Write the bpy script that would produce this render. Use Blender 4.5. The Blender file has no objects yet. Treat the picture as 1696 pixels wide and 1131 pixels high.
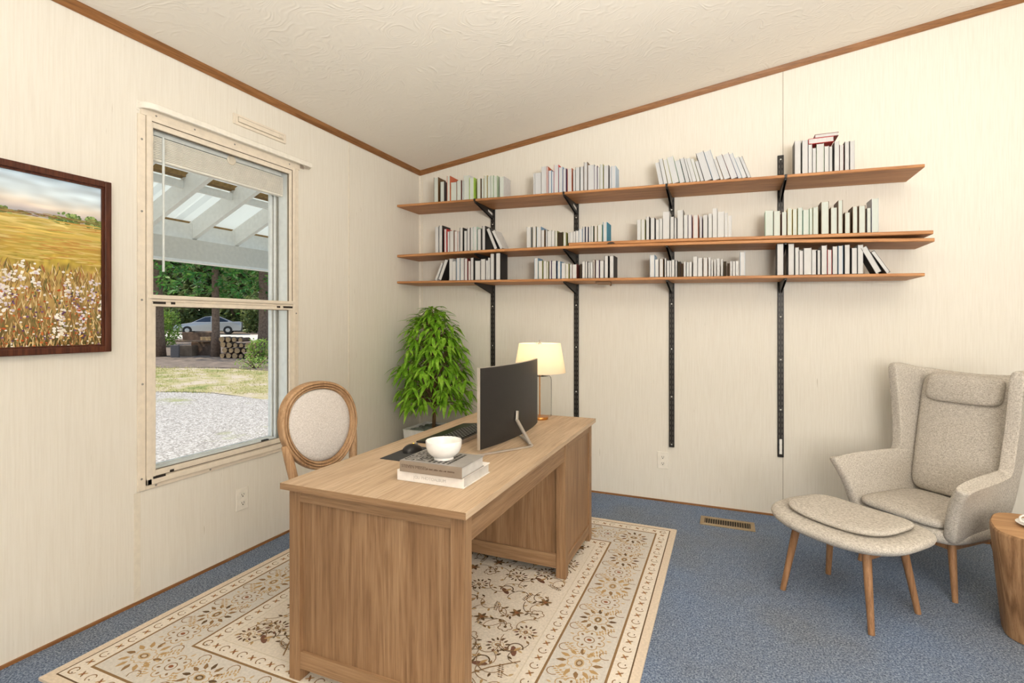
import bpy, bmesh, math, random
from mathutils import Vector, Matrix, noise

scene = bpy.context.scene
col = scene.collection
rnd = random.Random(7)

# ------------------------------------------------------------------ camera, world, sun, added fill lights, exposure
def S(r, g, b, a=1.0):                       # sRGB 0-255 -> linear
    def f(c):
        c /= 255.0
        return c/12.92 if c <= 0.04045 else ((c+0.055)/1.055)**2.4
    return (f(r), f(g), f(b), a)

CAM_H = 1.36
YAW = math.atan(357/848)                     # camera looks a little to the left of the back wall's normal
cam_data = bpy.data.cameras.new('camera')
cam_data.sensor_width = 36.0
cam_data.lens = 18.0
cam_data.shift_y = -31.5/1696
cam_data.clip_start = 0.05
cam_data.clip_end = 400
cam = bpy.data.objects.new('camera', cam_data)
cam.location = (0, 0, CAM_H)
cam.rotation_euler = (math.pi/2, 0, YAW)
col.objects.link(cam)
scene.camera = cam

world = bpy.data.worlds.new('sky')
scene.world = world
world.use_nodes = True
wn = world.node_tree.nodes
wn.clear()
w_out = wn.new('ShaderNodeOutputWorld')
w_bg = wn.new('ShaderNodeBackground')
w_sky = wn.new('ShaderNodeTexSky')
w_sky.sky_type = 'NISHITA'
w_sky.sun_disc = False
w_sky.sun_elevation = math.radians(58)
w_sky.sun_rotation = math.radians(240)
w_bg.inputs['Strength'].default_value = 0.32
world.node_tree.links.new(w_sky.outputs[0], w_bg.inputs[0])
world.node_tree.links.new(w_bg.outputs[0], w_out.inputs[0])

def add_light(name, kind, loc, energy, color=(1, 1, 1), rot=(0, 0, 0), **kw):
    d = bpy.data.lights.new(name, kind)
    d.energy = energy
    d.color = color
    for k, v in kw.items():
        setattr(d, k, v)
    o = bpy.data.objects.new(name, d)
    o.location = loc
    o.rotation_euler = rot
    col.objects.link(o)
    return o

# sun over the trees outside (comes from beyond the yard, high, so it never reaches into the room)
sun_dir = Vector((-0.42, -0.30, 0.86)).normalized()       # towards the sun
sun = add_light('sun', 'SUN', (-10, 0, 20), 4.6, S(255, 244, 225)[:3])
sun.rotation_euler = sun_dir.to_track_quat('Z', 'Y').to_euler()
sun.data.angle = 0.009
# three unseen lights added behind the camera as soft, flash-like fill
add_light('added_point_fill', 'POINT', (0.85, -0.10, 1.80), 46, S(255, 252, 246)[:3], shadow_soft_size=0.40)
add_light('added_bounce_fill', 'AREA', (0.65, 0.05, 1.75), 172, S(255, 252, 246)[:3], rot=(math.radians(168), 0, 0), shape='DISK', size=0.7)  # added upward fill, imitates a flash bounced off the ceiling
add_light('added_front_fill', 'AREA', (1.7, -2.5, 1.4), 118, S(255, 252, 247)[:3], rot=(math.radians(90), 0, 0), shape='RECTANGLE', size=2.4, size_y=2.2)  # added fill in front of the closed wall, no opening there

scene.view_settings.view_transform = 'Standard'
scene.view_settings.look = 'None'
scene.view_settings.exposure = -0.07
scene.view_settings.gamma = 1.0
scene.view_settings.use_curve_mapping = False

# ------------------------------------------------------------------ helpers: materials
def new_mat(name):
    m = bpy.data.materials.new(name)
    m.use_nodes = True
    nt = m.node_tree
    nt.nodes.clear()
    out = nt.nodes.new('ShaderNodeOutputMaterial')
    b = nt.nodes.new('ShaderNodeBsdfPrincipled')
    nt.links.new(b.outputs[0], out.inputs[0])
    return m, nt, b, out

def N(nt, kind, **kw):
    n = nt.nodes.new(kind)
    for k, v in kw.items():
        if k.startswith('i_'):
            key = k[2:]
            n.inputs[int(key) if key.isdigit() else key].default_value = v
        else:
            setattr(n, k, v)
    return n

def ramp(nt, fac, stops):
    r = N(nt, 'ShaderNodeValToRGB')
    e = r.color_ramp.elements
    while len(e) < len(stops):
        e.new(0.5)
    for i, (p, c) in enumerate(stops):
        e[i].position = p
        e[i].color = c
    nt.links.new(fac, r.inputs[0])
    return r.outputs[0]

def coords(nt, scale=(1, 1, 1), kind='Object', rot=(0, 0, 0)):
    t = N(nt, 'ShaderNodeTexCoord')
    m = N(nt, 'ShaderNodeMapping')
    m.inputs['Scale'].default_value = scale
    m.inputs['Rotation'].default_value = rot
    nt.links.new(t.outputs[kind], m.inputs[0])
    return m.outputs[0]

def bump(nt, b, height, strength, dist=0.01):
    n = N(nt, 'ShaderNodeBump')
    n.inputs['Strength'].default_value = strength
    n.inputs['Distance'].default_value = dist
    nt.links.new(height, n.inputs['Height'])
    nt.links.new(n.outputs[0], b.inputs['Normal'])

def mix(nt, fac, a, c, mode='MIX'):
    m = N(nt, 'ShaderNodeMix', data_type='RGBA', blend_type=mode)
    if isinstance(fac, float):
        m.inputs[0].default_value = fac
    else:
        nt.links.new(fac, m.inputs[0])
    for sock, v in ((m.inputs[6], a), (m.inputs[7], c)):
        if isinstance(v, tuple):
            sock.default_value = v
        else:
            nt.links.new(v, sock)
    return m.outputs[2]

def noise_tex(nt, vec, scale, detail=4.0, rough=0.55, dist=0.0):
    n = N(nt, 'ShaderNodeTexNoise')
    n.inputs['Scale'].default_value = scale
    n.inputs['Detail'].default_value = detail
    n.inputs['Roughness'].default_value = rough
    n.inputs['Distortion'].default_value = dist
    nt.links.new(vec, n.inputs['Vector'])
    return n.outputs[0]

def plain(name, c, rough=0.5, metal=0.0, var=0.06, vscale=30.0, spec=0.4, bmp=0.0, bscale=200.0):
    m, nt, b, _ = new_mat(name)
    v = coords(nt)
    f = noise_tex(nt, v, vscale, 3.0)
    lo = tuple(x*(1-var) for x in c[:3])+(1,)
    hi = tuple(min(1, x*(1+var)) for x in c[:3])+(1,)
    nt.links.new(ramp(nt, f, [(0.3, lo), (0.7, hi)]), b.inputs['Base Color'])
    b.inputs['Roughness'].default_value = rough
    b.inputs['Metallic'].default_value = metal
    b.inputs['Specular IOR Level'].default_value = spec
    if bmp:
        bump(nt, b, noise_tex(nt, v, bscale, 2.0), bmp, 0.002)
    return m

def wood(name, dark, mid, light, axis='Y', scale=1.0, rough=0.45, bmp=0.15, cathedral=0.6, spec=0.3):
    """grain runs along `axis` of the object: broad soft bands, sparse cathedral lines, fine pores"""
    m, nt, b, _ = new_mat(name)
    def st(k): return {'X': (k, 1, 1), 'Y': (1, k, 1), 'Z': (1, 1, k)}[axis]
    def vec(k): return coords(nt, tuple(q*scale for q in st(k)))
    band = noise_tex(nt, vec(0.05), 11.0, 4.0, 0.6)
    fine = noise_tex(nt, vec(0.03), 70.0, 3.0, 0.65)
    warp = noise_tex(nt, vec(0.11), 3.2, 2.0, 0.45, 0.4)
    k1 = N(nt, 'ShaderNodeMath', operation='MULTIPLY'); nt.links.new(warp, k1.inputs[0]); k1.inputs[1].default_value = 90.0
    sn = N(nt, 'ShaderNodeMath', operation='SINE'); nt.links.new(k1.outputs[0], sn.inputs[0])
    s1 = N(nt, 'ShaderNodeMath', operation='MULTIPLY_ADD'); nt.links.new(fine, s1.inputs[0]); s1.inputs[1].default_value = 0.55
    s2 = N(nt, 'ShaderNodeMath', operation='MULTIPLY_ADD'); nt.links.new(band, s2.inputs[0]); s2.inputs[1].default_value = 0.45; s2.inputs[2].default_value = 0.0
    nt.links.new(s2.outputs[0], s1.inputs[2])
    s3 = N(nt, 'ShaderNodeMath', operation='MULTIPLY_ADD'); nt.links.new(sn.outputs[0], s3.inputs[0]); s3.inputs[1].default_value = 0.045*cathedral
    nt.links.new(s1.outputs[0], s3.inputs[2])
    base = ramp(nt, s3.outputs[0], [(0.31, dark), (0.5, mid), (0.70, light)])
    pores = noise_tex(nt, vec(0.025), 230.0, 2.0, 0.6)
    pm = ramp(nt, pores, [(0.34, (0.62, 0.60, 0.58, 1)), (0.46, (1, 1, 1, 1))])
    cc = mix(nt, 0.6, base, pm, 'MULTIPLY')
    nt.links.new(cc, b.inputs['Base Color'])
    b.inputs['Roughness'].default_value = rough
    b.inputs['Specular IOR Level'].default_value = spec
    bump(nt, b, pores, bmp, 0.002)
    return m

def fabric(name, a, c, scale=420.0, bmp=0.5, blotch=0.15, rough=0.95):
    m, nt, b, _ = new_mat(name)
    v = coords(nt)
    v1 = coords(nt, (1, 1, 0.22))
    v2 = coords(nt, (0.22, 0.22, 1))
    n1 = noise_tex(nt, v1, scale, 2.0)
    n2 = noise_tex(nt, v2, scale, 2.0)
    ad = N(nt, 'ShaderNodeMath', operation='ADD')
    nt.links.new(n1, ad.inputs[0])
    nt.links.new(n2, ad.inputs[1])
    hf = N(nt, 'ShaderNodeMath', operation='MULTIPLY')
    nt.links.new(ad.outputs[0], hf.inputs[0])
    hf.inputs[1].default_value = 0.5
    cc = ramp(nt, hf.outputs[0], [(0.38, a), (0.6, c)])
    nt.links.new(cc, b.inputs['Base Color'])
    b.inputs['Roughness'].default_value = rough
    b.inputs['Specular IOR Level'].default_value = 0.15
    bump(nt, b, hf.outputs[0], bmp, 0.003)
    return m

M = {}
def setup_materials():
    # wallboard: cream vinyl with fine vertical threads
    m, nt, b, _ = new_mat('cream_wallboard')
    v = coords(nt, (1, 1, 0.035))
    f1 = noise_tex(nt, v, 150.0, 3.0, 0.6)
    base = ramp(nt, f1, [(0.3, S(221, 214, 201)), (0.55, S(226, 220, 208)), (0.75, S(229, 223, 212))])
    v3 = coords(nt, (1, 1, 0.05))
    tick = noise_tex(nt, v3, 95.0, 2.0, 0.7)
    tk = ramp(nt, tick, [(0.735, (0, 0, 0, 1)), (0.79, (1, 1, 1, 1))])
    cc = mix(nt, tk, base, S(178, 166, 145))
    nt.links.new(cc, b.inputs['Base Color'])
    b.inputs['Roughness'].default_value = 0.6
    b.inputs['Specular IOR Level'].default_value = 0.2
    bump(nt, b, f1, 0.12, 0.002)
    M['wall'] = m
    # ceiling: off-white stomped plaster
    m, nt, b, _ = new_mat('stomped_ceiling')
    b.inputs['Base Color'].default_value = S(238, 231, 219)
    b.inputs['Roughness'].default_value = 0.85
    b.inputs['Specular IOR Level'].default_value = 0.15
    v = coords(nt)
    n1 = noise_tex(nt, v, 3.2, 2.0, 0.5)
    wv = N(nt, 'ShaderNodeVectorMath', operation='ADD')
    sc = N(nt, 'ShaderNodeVectorMath', operation='SCALE')
    nn = N(nt, 'ShaderNodeTexNoise')
    nn.inputs['Scale'].default_value = 2.6
    nt.links.new(v, nn.inputs['Vector'])
    nt.links.new(nn.outputs[1], sc.inputs[0])
    sc.inputs['Scale'].default_value = 1.6
    nt.links.new(v, wv.inputs[0])
    nt.links.new(sc.outputs[0], wv.inputs[1])
    mp = N(nt, 'ShaderNodeMapping')
    mp.inputs['Scale'].default_value = (1.0, 3.0, 1.0)
    nt.links.new(wv.outputs[0], mp.inputs[0])
    r1 = N(nt, 'ShaderNodeTexNoise')
    r1.noise_type = 'RIDGED_MULTIFRACTAL'
    r1.inputs['Scale'].default_value = 8.0
    r1.inputs['Detail'].default_value = 4.0
    nt.links.new(mp.outputs[0], r1.inputs['Vector'])
    bump(nt, b, r1.outputs[0], 0.32, 0.01)
    M['ceiling'] = m
    # carpet
    m, nt, b, _ = new_mat('blue_carpet')
    v = coords(nt)
    big = noise_tex(nt, v, 1.1, 3.0, 0.6)
    mid = noise_tex(nt, v, 26.0, 4.0, 0.75)
    fine = noise_tex(nt, v, 130.0, 4.0, 0.85)
    c1 = ramp(nt, fine, [(0.36, S(66, 80, 106)), (0.5, S(122, 140, 170)), (0.64, S(190, 205, 226))])
    c2 = ramp(nt, fine, [(0.36, S(72, 80, 94)), (0.5, S(126, 135, 150)), (0.64, S(192, 200, 212))])
    cc = mix(nt, ramp(nt, big, [(0.38, (0, 0, 0, 1)), (0.62, (1, 1, 1, 1))]), c1, c2)  # random greyer patches put uneven light into the blue pile colour
    cc = mix(nt, 0.55, cc, ramp(nt, mid, [(0.3, (0.6, 0.6, 0.6, 1)), (0.6, (1, 1, 1, 1))]), 'MULTIPLY')
    nt.links.new(cc, b.inputs['Base Color'])
    b.inputs['Roughness'].default_value = 1.0
    b.inputs['Specular IOR Level'].default_value = 0.05
    ad = N(nt, 'ShaderNodeMath', operation='ADD')
    nt.links.new(fine, ad.inputs[0])
    nt.links.new(mid, ad.inputs[1])
    bump(nt, b, ad.outputs[0], 0.7, 0.012)
    M['carpet'] = m
    M['oak_trim'] = wood('oak_trim', S(108, 70, 38), S(140, 95, 55), S(162, 115, 72), 'Y', 3.0)
    M['oak_trim_x'] = wood('oak_trim_x', S(108, 70, 38), S(140, 95, 55), S(162, 115, 72), 'X', 3.0)
    M['seam'] = plain('seam_strip', S(224, 215, 198), 0.5)
    M['seam_dark'] = plain('seam_shadow_gap', S(150, 138, 118), 0.7)
    M['shelf'] = wood('shelf_pine', S(148, 98, 60), S(180, 126, 80), S(202, 152, 104), 'X', 1.2, 0.5, 0.15, 0.9)
    M['desk_y'] = wood('desk_oak_lengthwise_lit', S(168, 141, 113), S(188, 162, 133), S(206, 182, 154), 'Y', 1.5, 0.5, 0.25, 1.0)  # lighter copy of the desk oak, light on the top put into its colour
    M['desk_x_shaded'] = wood('desk_oak_crosswise_shaded', S(122, 92, 63), S(144, 112, 81), S(164, 132, 100), 'X', 1.5, 0.5, 0.25, 0.8)  # this and the next two: darker copies, shade of the sides put in
    M['desk_z_shaded'] = wood('desk_oak_upright_shaded', S(118, 88, 60), S(142, 109, 78), S(164, 132, 99), 'Z', 1.5, 0.5, 0.25, 1.1)
    M['desk_y_shaded'] = wood('desk_oak_rail_shaded', S(122, 92, 63), S(144, 112, 81), S(164, 132, 100), 'Y', 1.5, 0.5, 0.25, 0.8)
    M['chair_wood'] = wood('chair_weathered_oak', S(136, 103, 72), S(168, 133, 98), S(190, 157, 122), 'Z', 2.2, 0.55, 0.3, 0.8)
    M['leg_wood'] = wood('leg_oak', S(128, 92, 62), S(156, 116, 82), S(174, 134, 98), 'Z', 2.0, 0.45, 0.1, 0.6)
    M['stump'] = wood('stump_wood', S(122, 90, 62), S(150, 114, 81), S(172, 136, 101), 'Z', 1.7, 0.55, 0.35, 3.0)
    M['stump_top'] = wood('stump_top_wood', S(150, 110, 72), S(180, 138, 96), S(200, 160, 118), 'X', 1.2, 0.55, 0.2, 0.8)
    M['frame_wood'] = wood('walnut_frame', S(48, 22, 14), S(78, 40, 26), S(104, 58, 38), 'Z', 2.0, 0.35, 0.1, 0.6)
    M['linen'] = fabric('pale_linen', S(182, 175, 169), S(216, 210, 205), 520.0, 0.3)
    M['tweed'] = fabric('greige_tweed', S(160, 152, 141), S(212, 205, 195), 420.0, 0.6)
    M['black_steel'] = plain('black_steel', S(38, 35, 32), 0.42, 0.3, 0.15)
    M['slot'] = plain('slot_light', S(104, 98, 90), 0.6)
    M['screw'] = plain('zinc_screw', S(225, 222, 215), 0.3, 0.6)
    M['white_plastic'] = plain('ivory_plastic', S(232, 226, 214), 0.35)
    M['slot_dark'] = plain('dark_slot', S(40, 34, 28), 0.7)
    M['gasket_and_gap_shade'] = plain('brown_gasket_and_gap_shade', S(110, 98, 82), 0.7)
    M['almond'] = plain('almond_aluminium', S(226, 214, 196), 0.4)
    M['white_vinyl'] = plain('white_vinyl', S(228, 230, 228), 0.4)
    M['grey_alu'] = plain('grey_aluminium', S(150, 146, 138), 0.4, 0.4)
    M['blind'] = plain('blind_slat', S(236, 231, 221), 0.45)
    M['white_ceramic'] = plain('white_ceramic', S(238, 234, 229), 0.15, spec=0.5)
    M['white_paper'] = plain('white_cover', S(236, 231, 226), 0.45)
    M['grey_cover'] = plain('grey_cover', S(150, 146, 141), 0.5)
    M['spine_brown'] = plain('taupe_spine', S(138, 124, 110), 0.55)
    M['ink'] = plain('black_ink', S(30, 28, 27), 0.7)
    M['ink_brown'] = plain('brown_ink', S(90, 72, 58), 0.7)
    M['ink_grey'] = plain('pale_grey_ink', S(185, 180, 174), 0.7)
    M['black_plastic'] = plain('black_plastic', S(30, 29, 29), 0.38)
    M['monitor_back'] = plain('monitor_back_black', S(36, 33, 31), 0.5)
    M['screen'] = plain('screen_black', S(10, 10, 12), 0.12)
    M['mat_black'] = plain('mouse_mat_black', S(58, 58, 58), 0.85)
    M['key'] = plain('black_key', S(40, 40, 40), 0.4)
    M['silver'] = plain('brushed_silver', S(196, 188, 178), 0.35, 0.7)
    M['brass'] = plain('aged_brass', S(186, 128, 66), 0.3, 0.85)
    M['pot'] = plain('white_planter', S(228, 228, 226), 0.45)
    M['pebble'] = plain('grey_pebble', S(118, 122, 118), 0.7, var=0.4, vscale=8)
    M['bark'] = plain('tree_bark', S(128, 104, 86), 0.95, var=0.35, vscale=14, bmp=0.8, bscale=40)
    M['plant_bark'] = plain('plant_stem', S(120, 92, 62), 0.8, var=0.2)
    M['register'] = plain('tan_register', S(158, 138, 108), 0.45, 0.3)
    M['sticker'] = plain('white_sticker', S(228, 226, 220), 0.5)
    # leaves
    def leaf(name, a, c, e, trans=0.25, vs=9.0):
        m, nt, b, out = new_mat(name)
        v = coords(nt)
        f = noise_tex(nt, v, vs, 4.0, 0.7)
        cc = ramp(nt, f, [(0.3, a), (0.5, c), (0.7, e)])
        nt.links.new(cc, b.inputs['Base Color'])
        b.inputs['Roughness'].default_value = 0.45
        b.inputs['Specular IOR Level'].default_value = 0.3
        t = N(nt, 'ShaderNodeBsdfTranslucent')
        nt.links.new(cc, t.inputs[0])
        ms = N(nt, 'ShaderNodeMixShader')
        ms.inputs[0].default_value = trans
        nt.links.new(b.outputs[0], ms.inputs[1])
        nt.links.new(t.outputs[0], ms.inputs[2])
        nt.links.new(ms.outputs[0], out.inputs[0])
        return m
    M['leaf'] = leaf('house_plant_leaf', S(92, 142, 34), S(136, 188, 50), S(184, 222, 92), 0.28, 16.0)
    M['fir'] = leaf('fir_foliage', S(44, 92, 42), S(84, 138, 60), S(160, 190, 100), 0.4, 1.6)
    M['fir_dark'] = leaf('dark_fir_foliage', S(82, 100, 56), S(112, 126, 72), S(156, 162, 98), 0.4, 1.0)
    M['shrub'] = leaf('shrub_foliage', S(84, 120, 44), S(140, 170, 74), S(200, 212, 120), 0.35, 4.0)
    M['grass'] = leaf('dry_grass', S(140, 158, 76), S(196, 186, 120), S(226, 206, 176), 0.3, 1.2)
    # glass
    def glass(name, tint, gl=0.06):
        m, nt, b, out = new_mat(name)
        nt.nodes.remove(b)
        t = N(nt, 'ShaderNodeBsdfTransparent')
        t.inputs[0].default_value = tint
        g = N(nt, 'ShaderNodeBsdfGlossy')
        g.inputs['Roughness'].default_value = 0.03
        fr = N(nt, 'ShaderNodeLayerWeight')
        fr.inputs[0].default_value = gl
        ms = N(nt, 'ShaderNodeMixShader')
        nt.links.new(fr.outputs['Fresnel'], ms.inputs[0])
        nt.links.new(t.outputs[0], ms.inputs[1])
        nt.links.new(g.outputs[0], ms.inputs[2])
        nt.links.new(ms.outputs[0], out.inputs[0])
        return m
    M['pane'] = glass('window_pane', (0.97, 0.975, 0.97, 1), 0.04)
    M['lamp_glass'] = glass('lamp_glass', (0.965, 0.965, 0.96, 1), 0.03)
    # lamp shade: a lit cloth shade
    m, nt, b, out = new_mat('lit_lamp_shade')
    b.inputs['Base Color'].default_value = S(242, 234, 216)
    b.inputs['Roughness'].default_value = 0.9
    t = N(nt, 'ShaderNodeBsdfTranslucent')
    t.inputs[0].default_value = S(250, 240, 222)
    ms = N(nt, 'ShaderNodeMixShader')
    ms.inputs[0].default_value = 0.55
    nt.links.new(b.outputs[0], ms.inputs[1])
    nt.links.new(t.outputs[0], ms.inputs[2])
    nt.links.new(ms.outputs[0], out.inputs[0])
    M['shade'] = m
    # porch
    m, nt, b, out = new_mat('corrugated_roof_sheet')
    b.inputs['Base Color'].default_value = S(205, 208, 200)
    b.inputs['Roughness'].default_value = 0.4
    t = N(nt, 'ShaderNodeBsdfTranslucent')
    t.inputs[0].default_value = S(222, 226, 216)
    ms = N(nt, 'ShaderNodeMixShader')
    ms.inputs[0].default_value = 0.42
    nt.links.new(b.outputs[0], ms.inputs[1])
    nt.links.new(t.outputs[0], ms.inputs[2])
    nt.links.new(ms.outputs[0], out.inputs[0])
    M['roof_sheet'] = m
    M['white_paint'] = plain('white_paint', S(244, 244, 240), 0.5)
    M['beam_paint'] = plain('grey_beam_paint', S(222, 217, 206), 0.6)
    M['purlin'] = plain('raw_purlin', S(150, 120, 76), 0.8, var=0.25)
    # yard
    m, nt, b, _ = new_mat('gravel')
    v = coords(nt)
    vo = N(nt, 'ShaderNodeTexVoronoi')
    vo.inputs['Scale'].default_value = 42.0
    nt.links.new(v, vo.inputs['Vector'])
    sp = N(nt, 'ShaderNodeSeparateColor')
    nt.links.new(vo.outputs['Color'], sp.inputs[0])
    c1 = ramp(nt, sp.outputs[0], [(0.05, S(136, 128, 117)), (0.5, S(176, 167, 155)), (0.9, S(208, 200, 189))])
    pn = noise_tex(nt, v, 0.55, 5.0, 0.7)
    cc = mix(nt, ramp(nt, pn, [(0.56, (0, 0, 0, 1)), (0.66, (0.8, 0.8, 0.8, 1))]), c1, S(150, 152, 92))
    nt.links.new(cc, b.inputs['Base Color'])
    b.inputs['Roughness'].default_value = 0.95
    bump(nt, b, vo.outputs['Distance'], 0.35, 0.02)
    M['gravel'] = m
    m, nt, b, _ = new_mat('dry_lawn')
    v = coords(nt)
    f = noise_tex(nt, v, 1.2, 5.0, 0.7)
    f2 = noise_tex(nt, v, 14.0, 3.0, 0.7)
    cc = ramp(nt, f, [(0.34, S(136, 142, 76)), (0.48, S(184, 170, 118)), (0.6, S(204, 186, 162))])
    cc = mix(nt, 0.5, cc, ramp(nt, f2, [(0.3, (0.5, 0.5, 0.4, 1)), (0.7, (1, 1, 1, 1))]), 'MULTIPLY')
    nt.links.new(cc, b.inputs['Base Color'])
    b.inputs['Roughness'].default_value = 1.0
    M['lawn'] = m
    M['dirt'] = plain('forest_dirt', S(128, 112, 98), 1.0, var=0.3, vscale=3.0)
    M['drive'] = plain('pale_driveway', S(214, 206, 192), 0.95, var=0.08, vscale=2)
    M['cut_wood'] = plain('cut_log_end', S(176, 142, 100), 0.9, var=0.2, vscale=8)
    M['log_bark'] = plain('log_bark', S(112, 88, 70), 0.95, var=0.35, vscale=6)
    M['concrete'] = plain('grey_block', S(110, 102, 97), 0.9, var=0.2)
    M['old_board'] = plain('weathered_board', S(128, 104, 82), 0.9, var=0.25, vscale=5)
    M['car_paint'] = plain('silver_car_paint', S(166, 165, 163), 0.22, 0.35, 0.02)
    M['car_glass'] = plain('car_glass', S(40, 48, 60), 0.08, spec=0.6)
    M['tyre'] = plain('tyre_rubber', S(34, 32, 31), 0.8)
    M['hub'] = plain('hub_alloy', S(170, 168, 164), 0.35, 0.5)
    M['headlight'] = plain('headlight', S(200, 210, 220), 0.1)
setup_materials()

# ------------------------------------------------------------------ helpers: meshes and objects
class MB:
    """collects shapes, builds them as ONE mesh object"""
    def __init__(s):
        s.v = []; s.f = []; s.mi = []
    def add(s, verts, faces, mi=0):
        o = len(s.v)
        s.v += [tuple(p) for p in verts]
        s.f += [tuple(o+i for i in f) for f in faces]
        s.mi += [mi]*len(faces)
        return s
    def box(s, x0, x1, y0, y1, z0, z1, mi=0, mat=None):
        vs = [Vector((x, y, z)) for z in (z0, z1) for y in (y0, y1) for x in (x0, x1)]
        if mat is not None:
            vs = [mat @ p for p in vs]
        return s.add(vs, [(0, 2, 3, 1), (4, 5, 7, 6), (0, 1, 5, 4), (2, 6, 7, 3), (0, 4, 6, 2), (1, 3, 7, 5)], mi)
    def bar(s, a, b, w, h, up=(0, 0, 1), mi=0):
        a = Vector(a); b = Vector(b); d = (b-a); L = d.length; d.normalize()
        u = Vector(up); r = d.cross(u).normalized(); u = r.cross(d).normalized()
        m = Matrix((( r.x, d.x, u.x, a.x), (r.y, d.y, u.y, a.y), (r.z, d.z, u.z, a.z), (0, 0, 0, 1)))
        return s.box(-w/2, w/2, 0, L, -h/2, h/2, mi, m)
    def prism(s, poly, a0, a1, axis='Y', mi=0):
        """polygon given in the two other axes, extruded along axis"""
        def P(u, v, t):
            return {'X': (t, u, v), 'Y': (u, t, v), 'Z': (u, v, t)}[axis]
        n = len(poly)
        vs = [P(u, v, a0) for u, v in poly]+[P(u, v, a1) for u, v in poly]
        fs = [tuple(range(n-1, -1, -1)), tuple(range(n, 2*n))]+[(i, (i+1) % n, n+(i+1) % n, n+i) for i in range(n)]
        return s.add(vs, fs, mi)
    def lathe(s, prof, c=(0, 0, 0), n=32, mi=0, caps=True):
        vs = []; fs = []
        for r, z in prof:
            for k in range(n):
                a = 2*math.pi*k/n
                vs.append((c[0]+r*math.cos(a), c[1]+r*math.sin(a), c[2]+z))
        for j in range(len(prof)-1):
            for k in range(n):
                fs.append((j*n+k, j*n+(k+1) % n, (j+1)*n+(k+1) % n, (j+1)*n+k))
        if caps:
            if prof[0][0] > 1e-6: fs.append(tuple(range(n-1, -1, -1)))
            if prof[-1][0] > 1e-6: fs.append(tuple((len(prof)-1)*n+k for k in range(n)))
        return s.add(vs, fs, mi)
    def tube(s, pts, r, n=10, mi=0, caps=True, flat=1.0):
        pts = [Vector(p) for p in pts]
        rs = r if isinstance(r, (list, tuple)) else [r]*len(pts)
        vs = []; fs = []
        ref = Vector((0, 0, 1))
        t0 = (pts[1]-pts[0]).normalized()
        if abs(t0.dot(ref)) > 0.9: ref = Vector((1, 0, 0))
        for i, p in enumerate(pts):
            t = (pts[min(i+1, len(pts)-1)]-pts[max(i-1, 0)]).normalized()
            u = (ref-t*ref.dot(t)).normalized(); w = t.cross(u); ref = u
            for k in range(n):
                a = 2*math.pi*k/n
                vs.append(p+u*(rs[i]*math.cos(a))+w*(rs[i]*flat*math.sin(a)))
        for i in range(len(pts)-1):
            for k in range(n):
                fs.append((i*n+k, i*n+(k+1) % n, (i+1)*n+(k+1) % n, (i+1)*n+k))
        if caps:
            fs.append(tuple(range(n-1, -1, -1))); fs.append(tuple((len(pts)-1)*n+k for k in range(n)))
        return s.add(vs, fs, mi)
    def loft(s, rings, closed=True, caps=True, mi=0):
        n = len(rings[0]); vs = [p for r in rings for p in r]; fs = []
        for j in range(len(rings)-1):
            for k in range(n if closed else n-1):
                fs.append((j*n+k, j*n+(k+1) % n, (j+1)*n+(k+1) % n, (j+1)*n+k))
        if caps and closed:
            fs.append(tuple(range(n-1, -1, -1))); fs.append(tuple((len(rings)-1)*n+k for k in range(n)))
        return s.add(vs, fs, mi)
    def build(s, name, mat, parent=None, smooth=False, bevel=0.0, seg=2, sub=0, loc=None, rotz=0.0, solid=0.0, angle=40):
        me = bpy.data.meshes.new(name)
        me.from_pydata(s.v, [], s.f)
        mats = mat if isinstance(mat, (list, tuple)) else [mat]
        for m in mats:
            me.materials.append(m)
        if len(mats) > 1:
            for p, i in zip(me.polygons, s.mi):
                p.material_index = i
        bm = bmesh.new(); bm.from_mesh(me)
        bmesh.ops.recalc_face_normals(bm, faces=bm.faces)
        bm.to_mesh(me); bm.free()
        o = bpy.data.objects.new(name, me)
        col.objects.link(o)
        if parent is not None:
            o.parent = parent
        if loc is not None:
            o.location = loc
        o.rotation_euler.z = rotz
        if solid:
            md = o.modifiers.new('solid', 'SOLIDIFY'); md.thickness = solid; md.offset = 0
        if bevel:
            md = o.modifiers.new('bevel', 'BEVEL'); md.width = bevel; md.segments = seg
            md.limit_method = 'ANGLE'; md.angle_limit = math.radians(35)
        if sub:
            md = o.modifiers.new('sub', 'SUBSURF'); md.levels = sub; md.render_levels = sub
        if smooth or sub:
            for p in me.polygons: p.use_smooth = True
            if smooth == 'auto':
                me.set_sharp_from_angle(angle=math.radians(angle))
        return o

def tag(o, label=None, cat=None, group=None, kind=None):
    if label: o['label'] = label
    if cat: o['category'] = cat
    if group: o['group'] = group
    if kind: o['kind'] = kind
    return o

def thing(name, label, cat, loc=(0, 0, 0), rotz=0.0, group=None):
    o = bpy.data.objects.new(name, None)
    o.empty_display_size = 0.05
    col.objects.link(o)
    o.location = loc
    o.rotation_euler.z = rotz
    return tag(o, label, cat, group)

def copy_tree(o, parent=None):
    c = o.copy(); col.objects.link(c)
    if parent is not None: c.parent = parent
    for ch in list(o.children):
        copy_tree(ch, c)
    return c

def structure(o):
    o['kind'] = 'structure'
    return o

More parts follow.
